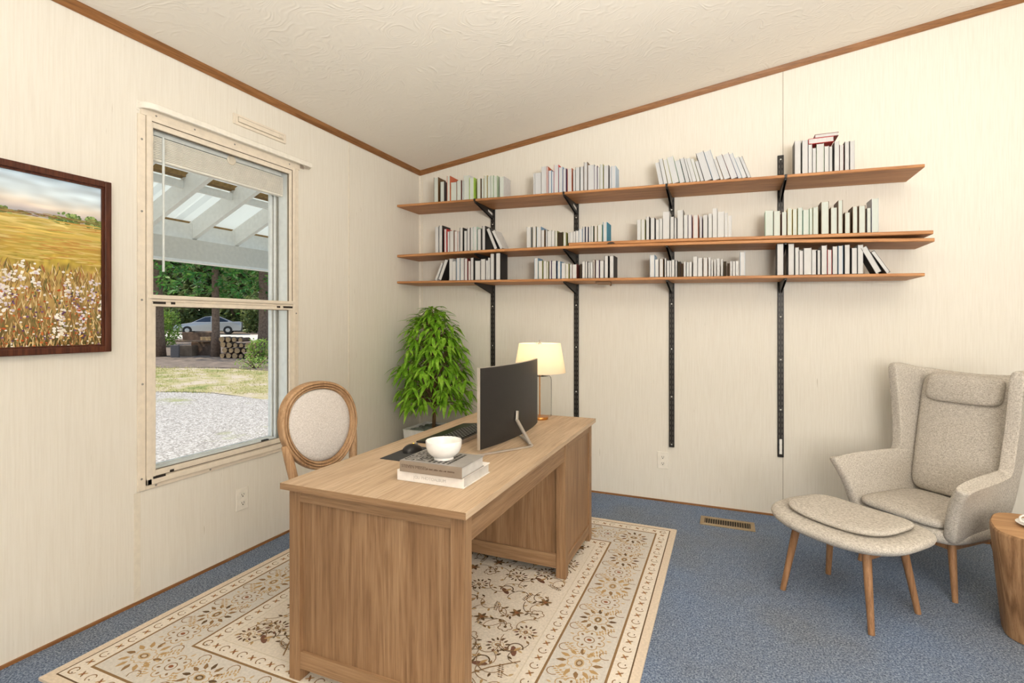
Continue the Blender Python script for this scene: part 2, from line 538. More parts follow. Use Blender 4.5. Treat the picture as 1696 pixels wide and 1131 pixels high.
def text_mesh(name, body, size, mat, parent, m4, align='CENTER'):
    cu = bpy.data.curves.new(name, 'FONT')
    cu.body = body; cu.size = size; cu.align_x = align; cu.align_y = 'CENTER'; cu.extrude = 0.0002
    tmp = bpy.data.objects.new(name, cu)
    col.objects.link(tmp)
    dg = bpy.context.evaluated_depsgraph_get()
    me = bpy.data.meshes.new_from_object(tmp.evaluated_get(dg))
    bpy.data.objects.remove(tmp, do_unlink=True)
    me.transform(m4)
    me.materials.clear(); me.materials.append(mat)
    o = bpy.data.objects.new(name, me)
    col.objects.link(o); o.parent = parent
    return o

XL, YB = -2.63, 4.041          # inner faces of the left and back walls
XR, YF = 3.4, -2.6             # the other two walls, behind and beside the camera
def ceil_z(x): return 2.757+0.1335*(x-XL)

# ------------------------------------------------------------------ the room
structure(MB().box(XL-0.2, XR+0.2, YF-0.2, YB+0.2, -0.12, 0).build('floor', M['carpet']))
# left wall with the window hole
WY0, WY1, WZ0, WZ1 = 1.632, 2.522, 0.575, 2.352
t = 0.17
w = MB()
w.box(XL-t, XL, YF-0.2, WY0, -0.55, 2.95)
w.box(XL-t, XL, WY1, YB+0.2, -0.55, 2.95)
w.box(XL-t, XL, WY0, WY1, -0.55, WZ0)
w.box(XL-t, XL, WY0, WY1, WZ1, 2.95)
structure(w.build('wall_left', M['wall']))
structure(MB().box(XL, XR+0.2, YB, YB+0.2, -0.1, 3.9).build('wall_back', M['wall']))
structure(MB().box(XR, XR+0.2, YF-0.2, YB, -0.1, 3.9).build('wall_right', M['wall']))
structure(MB().box(XL, XR+0.2, YF-0.2, YF, -0.1, 3.9).build('wall_front', M['wall']))
c = MB()
c.prism([(XL-0.2, ceil_z(XL-0.2)), (XR+0.2, ceil_z(XR+0.2)), (XR+0.2, ceil_z(XR+0.2)+0.2), (XL-0.2, ceil_z(XL-0.2)+0.2)], YF-0.2, YB+0.2, 'Y')
structure(c.build('ceiling', M['ceiling']))
# oak mouldings
structure(MB().prism([(XL, 2.719), (XL+0.006, 2.717), (XL+0.018, 2.735), (XL+0.024, ceil_z(XL+0.024)), (XL, ceil_z(XL))], YF, YB, 'Y').build('trim_1', M['oak_trim'], smooth=False))
m = MB()
sl = 0.1335
for (x0, x1) in ((XL, XR),):
    prof = [(YB, -0.040), (YB-0.006, -0.042), (YB-0.018, -0.02), (YB-0.024, 0.0), (YB, 0.0)]
    r = [[(x, y, ceil_z(x)+dz) for y, dz in prof] for x in (x0, x1)]
    m.loft(r)
structure(m.build('trim_2', M['oak_trim_x']))
structure(MB().box(XL, XL+0.01, YF, YB, 0, 0.013).build('baseboard_left', M['oak_trim']))
structure(MB().box(XL+0.01, XR, YB-0.01, YB, 0, 0.012).build('baseboard_back', M['oak_trim_x']))
# panel seams
structure(MB().box(XL, XL+0.003, 3.072, 3.084, 0.013, 2.72).build('trim_3', M['seam'], bevel=0.0012))
structure(MB().box(XL, XL+0.002, 1.562, 1.592, 0.013, 0.535).build('trim_4', M['seam'], bevel=0.0009))
structure(MB().box(0.3565, 0.3595, YB-0.0015, YB, 0.012, 3.12).build('trim_5', M['seam_dark']))
structure(MB().prism([(XL, YB), (XL+0.012, YB), (XL, YB-0.012)], 0.012, 2.72, 'Z').build('trim_6', M['seam']))
structure(MB().box(XL+0.025, XL+0.034, YB-0.002, YB, 0.012, 2.72).build('trim_7', M['seam']))

# ------------------------------------------------------------------ window
win = thing('window_1', 'tall single hung window in the left wall with an almond metal storm frame', 'window', (XL, 2.07, 0.56))
win['kind'] = 'structure'
wl = lambda y: y-2.07
wz = lambda z: z-0.56
def wbox(mb, x0, x1, y0, y1, z0, z1): return mb.box(x0, x1, wl(y0), wl(y1), wz(z0), wz(z1))
b = MB()
wbox(b, 0, 0.010, 1.576, 1.612, 0.541, 2.372)
wbox(b, 0, 0.010, 2.540, 2.578, 0.541, 2.372)
wbox(b, 0, 0.010, 1.612, 2.540, 0.541, 0.566)
wbox(b, 0, 0.012, 1.590, 2.590, 2.372, 2.402)
b.build('casing', M['almond'], win, bevel=0.002)
b = MB()
wbox(b, -0.02, 0.022, 1.612, 1.634, 0.563, 2.372)
wbox(b, -0.02, 0.022, 2.522, 2.542, 0.563, 2.372)
wbox(b, -0.02, 0.022, 1.612, 2.542, 0.563, 0.592)
wbox(b, -0.02, 0.016, 1.634, 2.522, 2.352, 2.372)
b.build('storm_frame', M['almond'], win, bevel=0.002)
b = MB()   # fixed upper sash
wbox(b, -0.012, 0.012, 1.634, 1.646, 1.49, 2.352)
wbox(b, -0.012, 0.012, 2.502, 2.522, 1.49, 2.352)
wbox(b, -0.012, 0.012, 1.646, 2.502, 2.324, 2.352)
b.build('upper_sash', M['almond'], win, bevel=0.002)
b = MB()   # lower sash
wbox(b, -0.006, 0.020, 1.634, 1.653, 0.592, 1.45)
wbox(b, -0.006, 0.020, 2.494, 2.522, 0.592, 1.45)
wbox(b, -0.006, 0.020, 1.653, 2.494, 0.600, 0.628)
wbox(b, -0.006, 0.016, 1.653, 2.494, 0.592, 0.600)
b.build('lower_sash', M['almond'], win, bevel=0.002)
b = MB()
wbox(b, -0.012, 0.026, 1.620, 2.535, 1.478, 1.497)
wbox(b, -0.012, 0.016, 1.634, 2.522, 1.463, 1.478)
wbox(b, -0.012, 0.022, 1.634, 2.522, 1.440, 1.462)
b.build('meeting_rail', M['almond'], win, bevel=0.002)
b = MB()   # black latch slots
for y0, y1, z in ((1.638, 1.70, 1.458), (1.726, 1.748, 1.458), (2.39, 2.415, 1.458), (2.44, 2.515, 1.458)):
    wbox(b, 0.018, 0.0235, y0, y1, z-0.006, z+0.006)
for y0, y1, z in ((1.640, 1.70, 0.594), (1.722, 1.742, 0.606)):
    wbox(b, 0.016, 0.0225, y0, y1, z-0.006, z+0.006)
b.build('latch_slot', M['slot_dark'], win)
b = MB()   # dark glazing gaskets, and dark strips painting the shade in frame gaps
for (y0, y1, z0, z1, x) in ((1.646, 2.502, 1.49, 2.324, 0.0), (1.653, 2.494, 0.628, 1.44, 0.005)):
    g = 0.003
    wbox(b, x-0.004, x+0.004, y0-0.001, y0+g, z0, z1); wbox(b, x-0.004, x+0.004, y1-g, y1+0.001, z0, z1)
    wbox(b, x-0.004, x+0.004, y0, y1, z0-0.001, z0+g); wbox(b, x-0.004, x+0.004, y0, y1, z1-g, z1+0.001)
wbox(b, 0.0095, 0.0108, 1.6105, 1.6135, 0.563, 2.372); wbox(b, 0.0095, 0.0108, 2.5405, 2.5435, 0.563, 2.372); wbox(b, 0.0095, 0.0108, 1.612, 2.542, 0.5615, 0.5645)
wbox(b, 0.0115, 0.0165, 1.634, 2.522, 2.3505, 2.3535); wbox(b, 0.0115, 0.0165, 1.6325, 1.6355, 1.50, 2.352); wbox(b, 0.0115, 0.0165, 2.5205, 2.5235, 1.50, 2.352)
wbox(b, 0.0155, 0.0215, 1.653, 2.494, 0.5985, 0.6015)
b.build('gasket_and_gap_shade', M['gasket_and_gap_shade'], win)
wbox(MB(), -0.001, 0.001, 1.646, 2.502, 1.49, 2.324).build('upper_pane', M['pane'], win)
wbox(MB(), 0.004, 0.006, 1.653, 2.494, 0.628, 1.44).build('lower_pane', M['pane'], win)
# reveal and the outer window
b = MB()
wbox(b, -0.168, -0.02, 2.516, 2.5215, 0.576, 2.351)
wbox(b, -0.168, -0.02, 1.6325, 1.638, 0.576, 2.351)
wbox(b, -0.168, -0.02, 1.638, 2.516, 0.5755, 0.590)
wbox(b, -0.168, -0.02, 1.638, 2.516, 2.345, 2.3515)
b.build('reveal', M['white_vinyl'], win)
b = MB()
for (x0, x1, d) in ((-0.165, -0.135, 0.026), (-0.125, -0.110, 0.020)):
    wbox(b, x0, x1, 2.516-d, 2.516, 0.59, 2.345)
    wbox(b, x0, x1, 1.638, 1.638+d, 0.59, 2.345)
    wbox(b, x0, x1, 1.638+d, 2.516-d, 0.59, 0.59+d)
    wbox(b, x0, x1, 1.638+d, 2.516-d, 2.345-d, 2.345)
b.build('outer_frame', M['white_vinyl'], win, bevel=0.002)
b = MB()
wbox(b, -0.135, -0.125, 2.500, 2.516, 0.59, 2.345)
wbox(b, -0.110, -0.100, 2.506, 2.516, 0.59, 2.345)
b.build('track', M['grey_alu'], win)
wbox(MB(), -0.150, -0.148, 1.664, 2.490, 0.616, 2.319).build('outer_pane', M['pane'], win)
wbox(MB(), -0.108, -0.09, 2.385, 2.43, 0.59, 0.612).build('latch', M['slot_dark'], win, bevel=0.002)
b = MB()
for y, z in ((1.593, 2.25), (1.593, 1.47), (1.596, 1.06), (1.592, 0.60), (1.66, 2.386), (1.86, 2.388), (2.10, 2.386), (2.50, 2.386), (1.66, 0.552), (1.95, 0.552), (2.558, 1.42), (1.593, 1.9)):
    b.lathe([(0.0055, 0), (0.005, 0.002), (0.001, 0.003)], (0, 0, 0), 10)
    n = 30
    o = len(b.v)-n
    for i in range(o, len(b.v)):
        x, yy, zz = b.v[i]
        b.v[i] = (0.0105+zz, wl(y)+x, wz(z)+yy)
b.build('screw', M['grey_alu'], win)

# curtain rod above the window: flat white rod with one bent return
rod = thing('curtain_rod', 'flat white curtain rod mounted across the top of the window', 'curtain rod', (XL, 1.583, 2.40))
pts = [(0.004, 0.0), (0.03, 0.004), (0.048, 0.02), (0.058, 0.05), (0.060, 0.10), (0.060, 1.062)]
for i in range(1):
    inn = []
    r = []
    for k, (x, y) in enumerate(pts):
        a = pts[max(0, k-1)]; c2 = pts[min(len(pts)-1, k+1)]
        d = Vector((c2[0]-a[0], c2[1]-a[1])).normalized(); nx, ny = d.y, -d.x
        hh = 0.0155
        zc = 0.012
        r.append([(x+nx*0.003, y+ny*0.003, zc-hh+0.003), (x+nx*0.003, y+ny*0.003, zc+hh-0.003), (x+nx*0.0, y+ny*0.0, zc+hh), (x-nx*0.004, y-ny*0.004, zc+hh), (x-nx*0.004, y-ny*0.004, zc-hh), (x, y, zc-hh)])
    MB().loft(r).build('rod', M['white_plastic'], rod, smooth='auto')
b = MB(); b.box(0.0, 0.058, 1.035, 1.039, 0.0, 0.024); b.box(0.0, 0.003, 1.015, 1.05, -0.012, 0.034); b.box(0.045, 0.055, 1.0, 1.055, -0.012, -0.004)
b.build('bracket', M['silver'], rod)
MB().box(0.0, 0.003, -0.008, 0.018, -0.012, 0.034).build('wall_plate', M['white_plastic'], rod)

# slim cover plate on the wall above the window
vp = thing('vent_cover', 'slim cream ventilation cover plate on the wall above the window', 'vent cover', (XL, 2.095, 2.508))
MB().box(0, 0.011, 0, 0.38, 0, 0.062).build('plate', M['almond'], vp, bevel=0.003)
MB().box(0.0105, 0.0114, 0.028, 0.357, 0.016, 0.049).build('slot', M['seam_dark'], vp)  # dark strip painting the shadow line around the slide
MB().box(0.011, 0.016, 0.03, 0.355, 0.019, 0.046).build('slide', M['almond'], vp, bevel=0.003)
MB().box(0.016, 0.024, 0.32, 0.345, 0.022, 0.043).build('tab', M['almond'], vp, bevel=0.003)

# mini blind, raised, hanging between the storm frame and the outer window
bl = thing('mini_blind', 'raised cream mini blind at the top of the window with a tilt wand', 'window blind', (-2.69, 2.09, 2.18))
MB().box(-0.014, 0.014, -0.405, 0.40, 0.130, 0.158).build('headrail', M['white_vinyl'], bl, bevel=0.002)
b = MB(); b.box(-0.016, 0.016, -0.41, 0.41, 0.0, 0.014); b.build('bottom_rail', M['blind'], bl, bevel=0.003)
for k in range(13):
    z = 0.019+k*0.0085
    m = MB(); w2 = 0.0165
    m.loft([[(-w2, y, z-0.0035), (w2-0.001, y, z-0.0035), (w2, y, z-0.0015), (w2, y, z+0.0025), (0, y, z+0.0040), (-w2, y, z+0.0020)] for y in (-0.41, 0.41)])
    m.build('slat', M['blind'], bl)
for y in (-0.26, 0.045, 0.235):
    m = MB()
    pts = [(0.0185+0.003*math.sin(j*2.1), y+0.006*math.sin(j*1.7+y*9), 0.004+j*0.0125) for j in range(11)]
    m.tube(pts, 0.0014, 6); m.build('ladder_cord', M['blind'], bl)
m = MB(); m.tube([(0.024, -0.365, 0.128), (0.026, -0.365, 0.11), (0.026, -0.365, -0.56)], [0.004, 0.0062, 0.0056], 8); m.build('wand', M['white_vinyl'], bl, smooth='auto')
m = MB(); m.lathe([(0.0, 0.0), (0.027, 0.001), (0.029, 0.005), (0.022, 0.010), (0.014, 0.008), (0.0, 0.012)], (0, 0, 0), 20)
m.v = [(0.016+z, x+0.03, y+0.128) for x, y, z in m.v]
m.build('rosette', M['almond'], bl, smooth='auto')

# outlets
def outlet(loc, rotz, label):
    t_ = thing('wall_outlet', label, 'outlet', loc, rotz)
    # local: plate in x-z, facing -y
    MB().box(-0.041, 0.041, -0.006, 0, -0.064, 0.064).build('plate', M['white_plastic'], t_, bevel=0.004)
    for dz in (0.024, -0.024):
        r_ = MB().box(-0.017, 0.017, -0.009, -0.006, dz-0.016, dz+0.016).build('receptacle', M['white_plastic'], t_, bevel=0.005)
        s_ = MB(); s_.box(-0.0085, -0.0055, -0.0095, -0.0088, dz-0.002, dz+0.008); s_.box(0.0055, 0.0085, -0.0095, -0.0088, dz-0.002, dz+0.008)
        s_.box(-0.0035, 0.0035, -0.0095, -0.0088, dz-0.011, dz-0.005)
        s_.build('slot', M['slot_dark'], r_)
    return t_
outlet((-0.454, YB, 0.312), 0.0, 'ivory duplex outlet low on the back wall below the shelf uprights')
outlet((XL, 2.156, 0.325), math.pi/2, 'ivory duplex outlet on the left wall under the window')

# framed painting
pic = thing('framed_painting', 'framed painting of a golden meadow with white wildflowers on the left wall', 'painting', (XL+0.003, 1.0, 1.613))
PY0, PY1, PZ0, PZ1 = -0.47, 0.449, -0.386, 0.386
b = MB()
fw = 0.027
def frame_piece(mb, y0, y1, z0, z1): mb.box(0, 0.030, y0, y1, z0, z1)
frame_piece(b, PY0, PY0+fw, PZ0, PZ1); frame_piece(b, PY1-fw, PY1, PZ0, PZ1)
frame_piece(b, PY0+fw, PY1-fw, PZ0, PZ0+fw); frame_piece(b, PY0+fw, PY1-fw, PZ1-fw, PZ1)
b.build('frame', M['frame_wood'], pic, bevel=0.003)
b = MB(); f2 = 0.008
a0, a1, c0, c1 = PY0+fw, PY1-fw, PZ0+fw, PZ1-fw
b.box(0, 0.020, a0, a0+f2, c0, c1); b.box(0, 0.020, a1-f2, a1, c0, c1); b.box(0, 0.020, a0+f2, a1-f2, c0, c0+f2); b.box(0, 0.020, a0+f2, a1-f2, c1-f2, c1)
b.build('inner_lip', M['frame_wood'], pic)
def paint_canvas():
    y0, y1, z0, z1 = a0+0.004, a1-0.004, c0+0.004, c1-0.004
    ny, nz = 110, 96
    vs = []; fs = []; cs = []
    R = random.Random(11)
    def lerp(a, c, t_): return tuple(a[i]+(c[i]-a[i])*t_ for i in range(3))
    def stops(v):
        st = [(0.0, (74, 66, 30)), (0.08, (116, 98, 56)), (0.22, (168, 138, 84)), (0.40, (186, 156, 92)), (0.52, (180, 156, 66)), (0.62, (190, 150, 74)),
              (0.68, (214, 186, 98)), (0.755, (222, 204, 138)), (0.765, (158, 158, 168)), (0.80, (196, 186, 184)), (0.83, (226, 214, 200)), (0.90, (206, 218, 224)), (1.0, (186, 206, 222))]
        for i in range(len(st)-1):
            if v <= st[i+1][0]:
                return lerp(st[i][1], st[i+1][1], (v-st[i][0])/(st[i+1][0]-st[i][0]))
        return st[-1][1]
    for j in range(nz+1):
        for i in range(ny+1):
            u, v = i/ny, j/nz
            vs.append((0.012, y0+(y1-y0)*u, z0+(z1-z0)*v))
            vv = v+0.015*noise.noise((u*4, v*9, 1))+0.008*noise.noise((u*20, v*20, 2))-0.02*(0.5-u)*(1 if v > 0.6 else 0)
            c_ = stops(max(0, min(1, vv)))
            k = 1+0.16*noise.noise((u*8, v*30, 3))+(0.22*noise.noise((u*60, v*22, 4)) if v < 0.55 else 0.05*noise.noise((u*14, v*40, 6)))
            cs.append(tuple(min(255, x*k) for x in c_))
    for j in range(nz):
        for i in range(ny):
            p = j*(ny+1)+i
            fs.append((p, p+1, p+ny+2, p+ny+1))
    def daub(u, v, ru, rv, c_, n=6, rot=0.0, lift=0.0003):
        o = len(vs)
        for k in range(n):
            a = 2*math.pi*k/n
            du, dv = ru*math.cos(a), rv*math.sin(a)
            du, dv = du*math.cos(rot)-dv*math.sin(rot), du*math.sin(rot)+dv*math.cos(rot)
            uu = min(1, max(0, u+du)); v2 = min(1, max(0, v+dv))
            vs.append((0.012+lift, y0+(y1-y0)*uu, z0+(z1-z0)*v2))
            cs.append(c_)
        fs.append(tuple(range(o, o+n)))
    L = 0.0002
    # far trees
    for u0, v0, w_, h_ in ((0.06, 0.80, 0.03, 0.05), (0.2, 0.80, 0.03, 0.06), (0.44, 0.80, 0.05, 0.09), (0.53, 0.79, 0.06, 0.07), (0.58, 0.775, 0.04, 0.03), (0.865, 0.775, 0.045, 0.06), (0.95, 0.775, 0.028, 0.06), (0.8, 0.765, 0.03, 0.03), (0.99, 0.76, 0.03, 0.05)):
        for k in range(46):
            u = u0+R.gauss(0, w_*0.42); v = v0-0.01+R.uniform(-0.4, 0.6)*h_
            L += 2e-6
            g = R.choice([(104, 132, 70), (132, 156, 88), (84, 108, 58), (150, 170, 104)])
            daub(u, v, R.uniform(.006, .013), R.uniform(.006, .012), g, 6, R.uniform(0, 3), L)
    for k in range(240):
        L += 1e-6
        u = R.random(); v = 0.762+R.gauss(0, 0.006)-0.02*(0.5-u)
        daub(u, v, R.uniform(.01, .03), .0025, R.choice([(112, 116, 62), (130, 92, 60), (160, 140, 80)]), 5, 0, L)
    for k in range(600):
        L += 1e-6
        u = R.random(); v = R.uniform(0.50, 0.75)
        daub(u, v, R.uniform(.02, .07), R.uniform(.002, .005), R.choice([(204, 176, 98), (192, 146, 74), (212, 188, 116), (182, 164, 80), (198, 170, 86)]), 6, R.uniform(-.06, .06), L)
    # stems and seed heads
    for k in range(2600):
        L += 4e-7
        u = R.random(); v = R.random()**1.1*0.48
        c_ = R.choice([(210, 184, 128), (190, 150, 92), (156, 122, 70), (224, 202, 152), (126, 104, 62), (160, 96, 58), (104, 104, 58)])
        daub(u, v, R.uniform(.0015, .003), R.uniform(.012, .035), c_, 5, R.uniform(-.35, .35), L)
    for k in range(24):
        u = R.random(); v = R.uniform(0.20, 0.54)
        wc = R.choice([(238, 232, 222), (244, 238, 228), (224, 214, 216), (232, 222, 206)])
        for q in range(26):
            L += 1e-6
            daub(u+R.gauss(0, .011), v-R.random()**1.0*0.16, R.uniform(.004, .009), R.uniform(.004, .009), wc if R.random() < .8 else (206, 190, 200), 6, R.uniform(0, 3), L)
    for k in range(520):
        L += 1e-6
        v = R.random()*0.34
        daub(R.random(), v, R.uniform(.003, .007), R.uniform(.003, .007), R.choice([(240, 234, 224), (236, 228, 214), (186, 84, 40), (200, 110, 56), (122, 86, 120), (98, 64, 96), (232, 190, 110)]), 6, R.uniform(0, 3), L)
    me = bpy.data.meshes.new('canvas')
    me.from_pydata(vs, [], fs)
    at = me.color_attributes.new('pigment', 'FLOAT_COLOR', 'POINT')
    for i, c_ in enumerate(cs):
        at.data[i].color = S(*c_)
    m_, nt, bs, _ = new_mat('oil_paint')
    ca = N(nt, 'ShaderNodeVertexColor', layer_name='pigment')
    nt.links.new(ca.outputs[0], bs.inputs['Base Color'])
    bs.inputs['Roughness'].default_value = 0.5
    bs.inputs['Specular IOR Level'].default_value = 0.25
    me.materials.append(m_)
    o = bpy.data.objects.new('canvas', me); col.objects.link(o); o.parent = pic
paint_canvas()

# ------------------------------------------------------------------ floor register
reg = thing('floor_register', 'tan metal floor register set in the carpet by the back wall', 'floor vent', (0.0, 3.747, 0.0))
b = MB(); b.box(-0.172, 0.167, -0.075, -0.05, 0, 0.009); b.box(-0.172, 0.167, 0.05, 0.075, 0, 0.009); b.box(-0.172, -0.145, -0.05, 0.05, 0, 0.009); b.box(0.140, 0.167, -0.05, 0.05, 0, 0.009)
b.build('frame', M['register'], reg, bevel=0.002)
MB().box(-0.145, 0.140, -0.05, 0.05, 0.0005, 0.0015).build('duct', M['slot_dark'], reg)
for k in range(19):
    x = -0.145+(k+0.5)*0.285/19-0.004
    MB().prism([(x, 0.0016), (x+0.0025, 0.0016), (x+0.0055, 0.0085), (x+0.003, 0.0085)], -0.05, 0.05, 'Y').build('louver', M['register'], reg)

# ------------------------------------------------------------------ wall shelving
SHELF_Y0, SHELF_Y1 = 3.684, 4.024
def bent_board(name, label, top, th, x0, x1, group=None):
    n = 24
    rings = []
    for i in range(n+1):
        x = x0+(x1-x0)*i/n; z = top(x)
        r = 0.004
        rings.append([(x, SHELF_Y0+r, z-th), (x, SHELF_Y0, z-th+r), (x, SHELF_Y0, z-r), (x, SHELF_Y0+r, z), (x, SHELF_Y1, z), (x, SHELF_Y1, z-th)])
    o = MB().loft(rings).build(name, M['shelf'])
    return tag(o, label, 'shelf', group)
def interp(pts):
    def f(x):
        for (xa, za), (xb, zb) in zip(pts, pts[1:]):
            if x <= xb:
                return za+(zb-za)*(x-xa)/(xb-xa)
        return zb
    return f
topT = lambda x: 2.375-0.0244*(x-XL)
topB = lambda x: 1.715-0.0179*(x-XL)
topMl = interp([(-2.63, 1.943), (-1.75, 1.941), (-1.092, 1.933), (-0.357, 1.914), (0.306, 1.892), (1.106, 1.850)])
topMu = interp([(-1.092, 1.955), (-0.357, 1.938), (0.306, 1.917), (1.106, 1.895)])
bent_board('shelf_board', 'topmost long pine shelf board on the back wall', topT, 0.019, XL+0.004, 1.06)
bent_board('shelf_board', 'long sagging pine board of the middle shelf, lower of its two boards', topMl, 0.021, XL+0.004, 1.106)
bent_board('shelf_board', 'shorter pine board lying on top of the middle shelf board', topMu, 0.0215, -1.092, 1.100)
bent_board('shelf_board', 'lowest long pine shelf board on the back wall', topB, 0.019, XL+0.004, 1.06)

UP = [-1.878, -1.131, -0.389, 0.3425]
UPW = ['first', 'second', 'third', 'fourth']
UPN = ['leftmost', 'second from left', 'third from left', 'rightmost']
UPT = [2.345, 2.345, 2.345, 2.529]
for i, x in enumerate(UP):
    up = thing('shelf_upright', f'black slotted steel shelf upright, {UPN[i]} of the four on the back wall', 'shelf upright', (x, YB, 0), 0, 'slotted shelf uprights')
    z0, z1 = 0.418, UPT[i]
    b = MB(); hw = 0.0195
    b.prism([(-hw, 0), (-hw, -0.014), (-hw+0.004, -0.014), (hw-0.004, -0.014), (hw, -0.014), (hw, 0)], z0, z1, 'Z')
    b.build('channel', M['black_steel'], up, bevel=0.002)
    s = MB()
    z = z0+0.03
    while z < z1-0.02:
        for dx in (-0.009, 0.009):
            s.box(dx-0.0016, dx+0.0016, -0.0147, -0.0138, z-0.011, z+0.011)
        z += 0.0385
    s.build('slots', M['slot'], up)
    for z in ((0.44, 0.80, 1.16, 1.50, 1.80, 2.21) if i != 3 else (0.75, 1.10, 1.40, 2.12, 2.50)):
        m = MB(); m.lathe([(0.0, 0.004), (0.004, 0.003), (0.0055, 0.0)], (0, 0, 0), 12)
        m.v = [(x_, -0.0145-z_, z+y_) for x_, y_, z_ in m.v]
        m.build('screw', M['screw'], up, smooth='auto')
    if i == 3:
        MB().box(-0.008, 0.008, -0.0155, -0.0145, 0.44, 0.545).build('sticker', M['sticker'], up)
SHN = [('top', topT, 0.019, 0.075), ('middle', topMl, 0.021, 0.078), ('bottom', topB, 0.019, 0.070)]
for nm, f, th, hh in SHN:
    for i, x in enumerate(UP):
        zb = f(x)-th-0.0012
        br = thing('shelf_bracket', f'black steel bracket holding the {nm} shelf on the {["leftmost", "second", "third", "rightmost"][i]} upright', 'shelf bracket', (x, YB-0.0145, zb), 0, 'black shelf brackets')
        m = MB()
        # folded plate: two cheeks and a top flange
        prof = [(0.0, 0.0), (-0.332, 0.0), (-0.332, -0.010), (-0.30, -0.016), (-0.006, -hh-0.008), (0.0, -hh-0.008)]
        m.prism([(y, z) for y, z in prof], -0.0075, -0.0055, 'X')
        m.prism([(y, z) for y, z in prof], 0.0055, 0.0075, 'X')
        m.box(-0.0055, 0.0055, -0.344, 0.0, -0.002, 0.0)
        m.box(-0.0055, 0.0055, -0.332, -0.329, -0.010, 0.0)
        m.build('arm', M['black_steel'], br, bevel=0.0008)
        if nm == 'top':
            MB().box(-0.0075, 0.0075, -0.3475, -0.3440, 0.0005, 0.021).build('lip', M['black_steel'], br)
            if i < 2:
                MB().prism([(-0.105, -0.018), (-0.02, -0.034), (-0.02, -0.054), (-0.105, -0.034)], -0.0083, -0.0076, 'X').build('price_label', M['sticker'], br)
                MB().prism([(-0.105, -0.018), (-0.02, -0.034), (-0.02, -0.054), (-0.105, -0.034)], 0.0076, 0.0083, 'X').build('price_label', M['sticker'], br)
        MB().box(-0.0085, 0.0085, -0.30, -0.293, -0.006, -0.004).build('bolt', M['slot_dark'], br)

# scrap of board under the bottom shelf
m = MB(); zt = topB(-0.85)-0.019
m.prism([(-0.062, 0), (0.052, -0.002), (0.058, -0.026), (0.050, -0.034), (0.044, -0.024), (-0.045, -0.020)], 3.765, 3.80, 'Y')
o = m.build('wood_scrap', M['old_board'], loc=(-0.85, 0, zt))
tag(o, 'small torn scrap of tan board fixed under the bottom shelf', 'scrap')
# dark knot blocks wedged between the two middle boards
o = MB().prism([(-0.03, 0), (-0.018, 0.010), (0.0, 0.013), (0.018, 0.010), (0.03, 0)], 3.679, 3.6835, 'Y').build('knot', M['slot_dark'], loc=(-0.775, 0, topMu(-0.775)-0.020))
o.parent = bpy.data.objects['shelf_board.002']

# ------------------------------------------------------------------ books on the shelves (fore-edges turned to the room)
COV = {'wh': (206, 205, 203), 'gy': (178, 178, 176), 'bn': (104, 76, 44), 'dk': (84, 80, 77), 'or': (186, 92, 56), 'tn': (186, 160, 120), 'rb': (112, 54, 44), 'yg': (170, 206, 84),
       'go': (178, 152, 62), 'gn': (172, 188, 160), 'bl': (120, 156, 186), 'rd': (190, 50, 46), 'pu': (104, 76, 112), 'dg': (58, 76, 60), 'ol': (158, 158, 96), 'pb': (178, 200, 220),
       'yl': (196, 182, 110), 'tl': (84, 128, 128), 'bk': (34, 32, 32), 'dr': (116, 36, 36), 'mt': (186, 212, 196), 'pk': (206, 170, 164), 'yd': (120, 104, 50), 'nb': (66, 52, 34),
       'nv': (46, 56, 88), 'te': (40, 140, 172), 'np': (50, 40, 56), 'nk': (52, 50, 40), 'nr': (92, 44, 40), 'pg': (200, 202, 208)}
CNAME = {'wh': 'white', 'gy': 'grey', 'bn': 'brown', 'dk': 'charcoal', 'or': 'orange', 'tn': 'tan', 'rb': 'red brown', 'yg': 'lime green', 'go': 'ochre', 'gn': 'soft green', 'bl': 'blue', 'rd': 'red',
         'pu': 'purple', 'dg': 'dark green', 'ol': 'olive', 'pb': 'pale blue', 'yl': 'yellow', 'tl': 'teal grey', 'bk': 'black', 'dr': 'dark red', 'mt': 'mint', 'pk': 'pink', 'yd': 'mottled ochre',
         'nb': 'dark brown', 'nv': 'navy', 'te': 'turquoise', 'np': 'plum black', 'nk': 'olive black', 'nr': 'maroon', 'pg': 'pale grey'}
CM = {k: plain('cover_'+CNAME[k].replace(' ', '_'), S(*v), 0.5) for k, v in COV.items()}
def page_mat(name, c):
    m, nt, b, _ = new_mat(name)
    v = coords(nt, (1, 0.02, 0.02))
    f = noise_tex(nt, v, 900.0, 2.0)
    nt.links.new(ramp(nt, f, [(0.3, tuple(x*0.86 for x in c[:3])+(1,)), (0.65, c)]), b.inputs['Base Color'])
    b.inputs['Roughness'].default_value = 0.9
    b.inputs['Specular IOR Level'].default_value = 0.1
    return m
PG = {'plain': page_mat('pages_white', S(202, 200, 197)), 'cool': page_mat('pages_cool', S(200, 200, 200)), 'mint': page_mat('pages_mint', S(198, 203, 194)), 'dark': page_mat('pages_dark', S(62, 52, 40))}
ORD = ['', 'first', 'second', 'third', 'fourth', 'fifth', 'sixth', 'seventh', 'eighth', 'ninth', 'tenth', 'eleventh', 'twelfth', 'thirteenth', 'fourteenth', 'fifteenth', 'sixteenth', 'seventeenth',
       'eighteenth', 'nineteenth', 'twentieth', 'twenty-first', 'twenty-second', 'twenty-third', 'twenty-fourth', 'twenty-fifth', 'twenty-sixth', 'twenty-seventh', 'twenty-eighth', 'twenty-ninth']
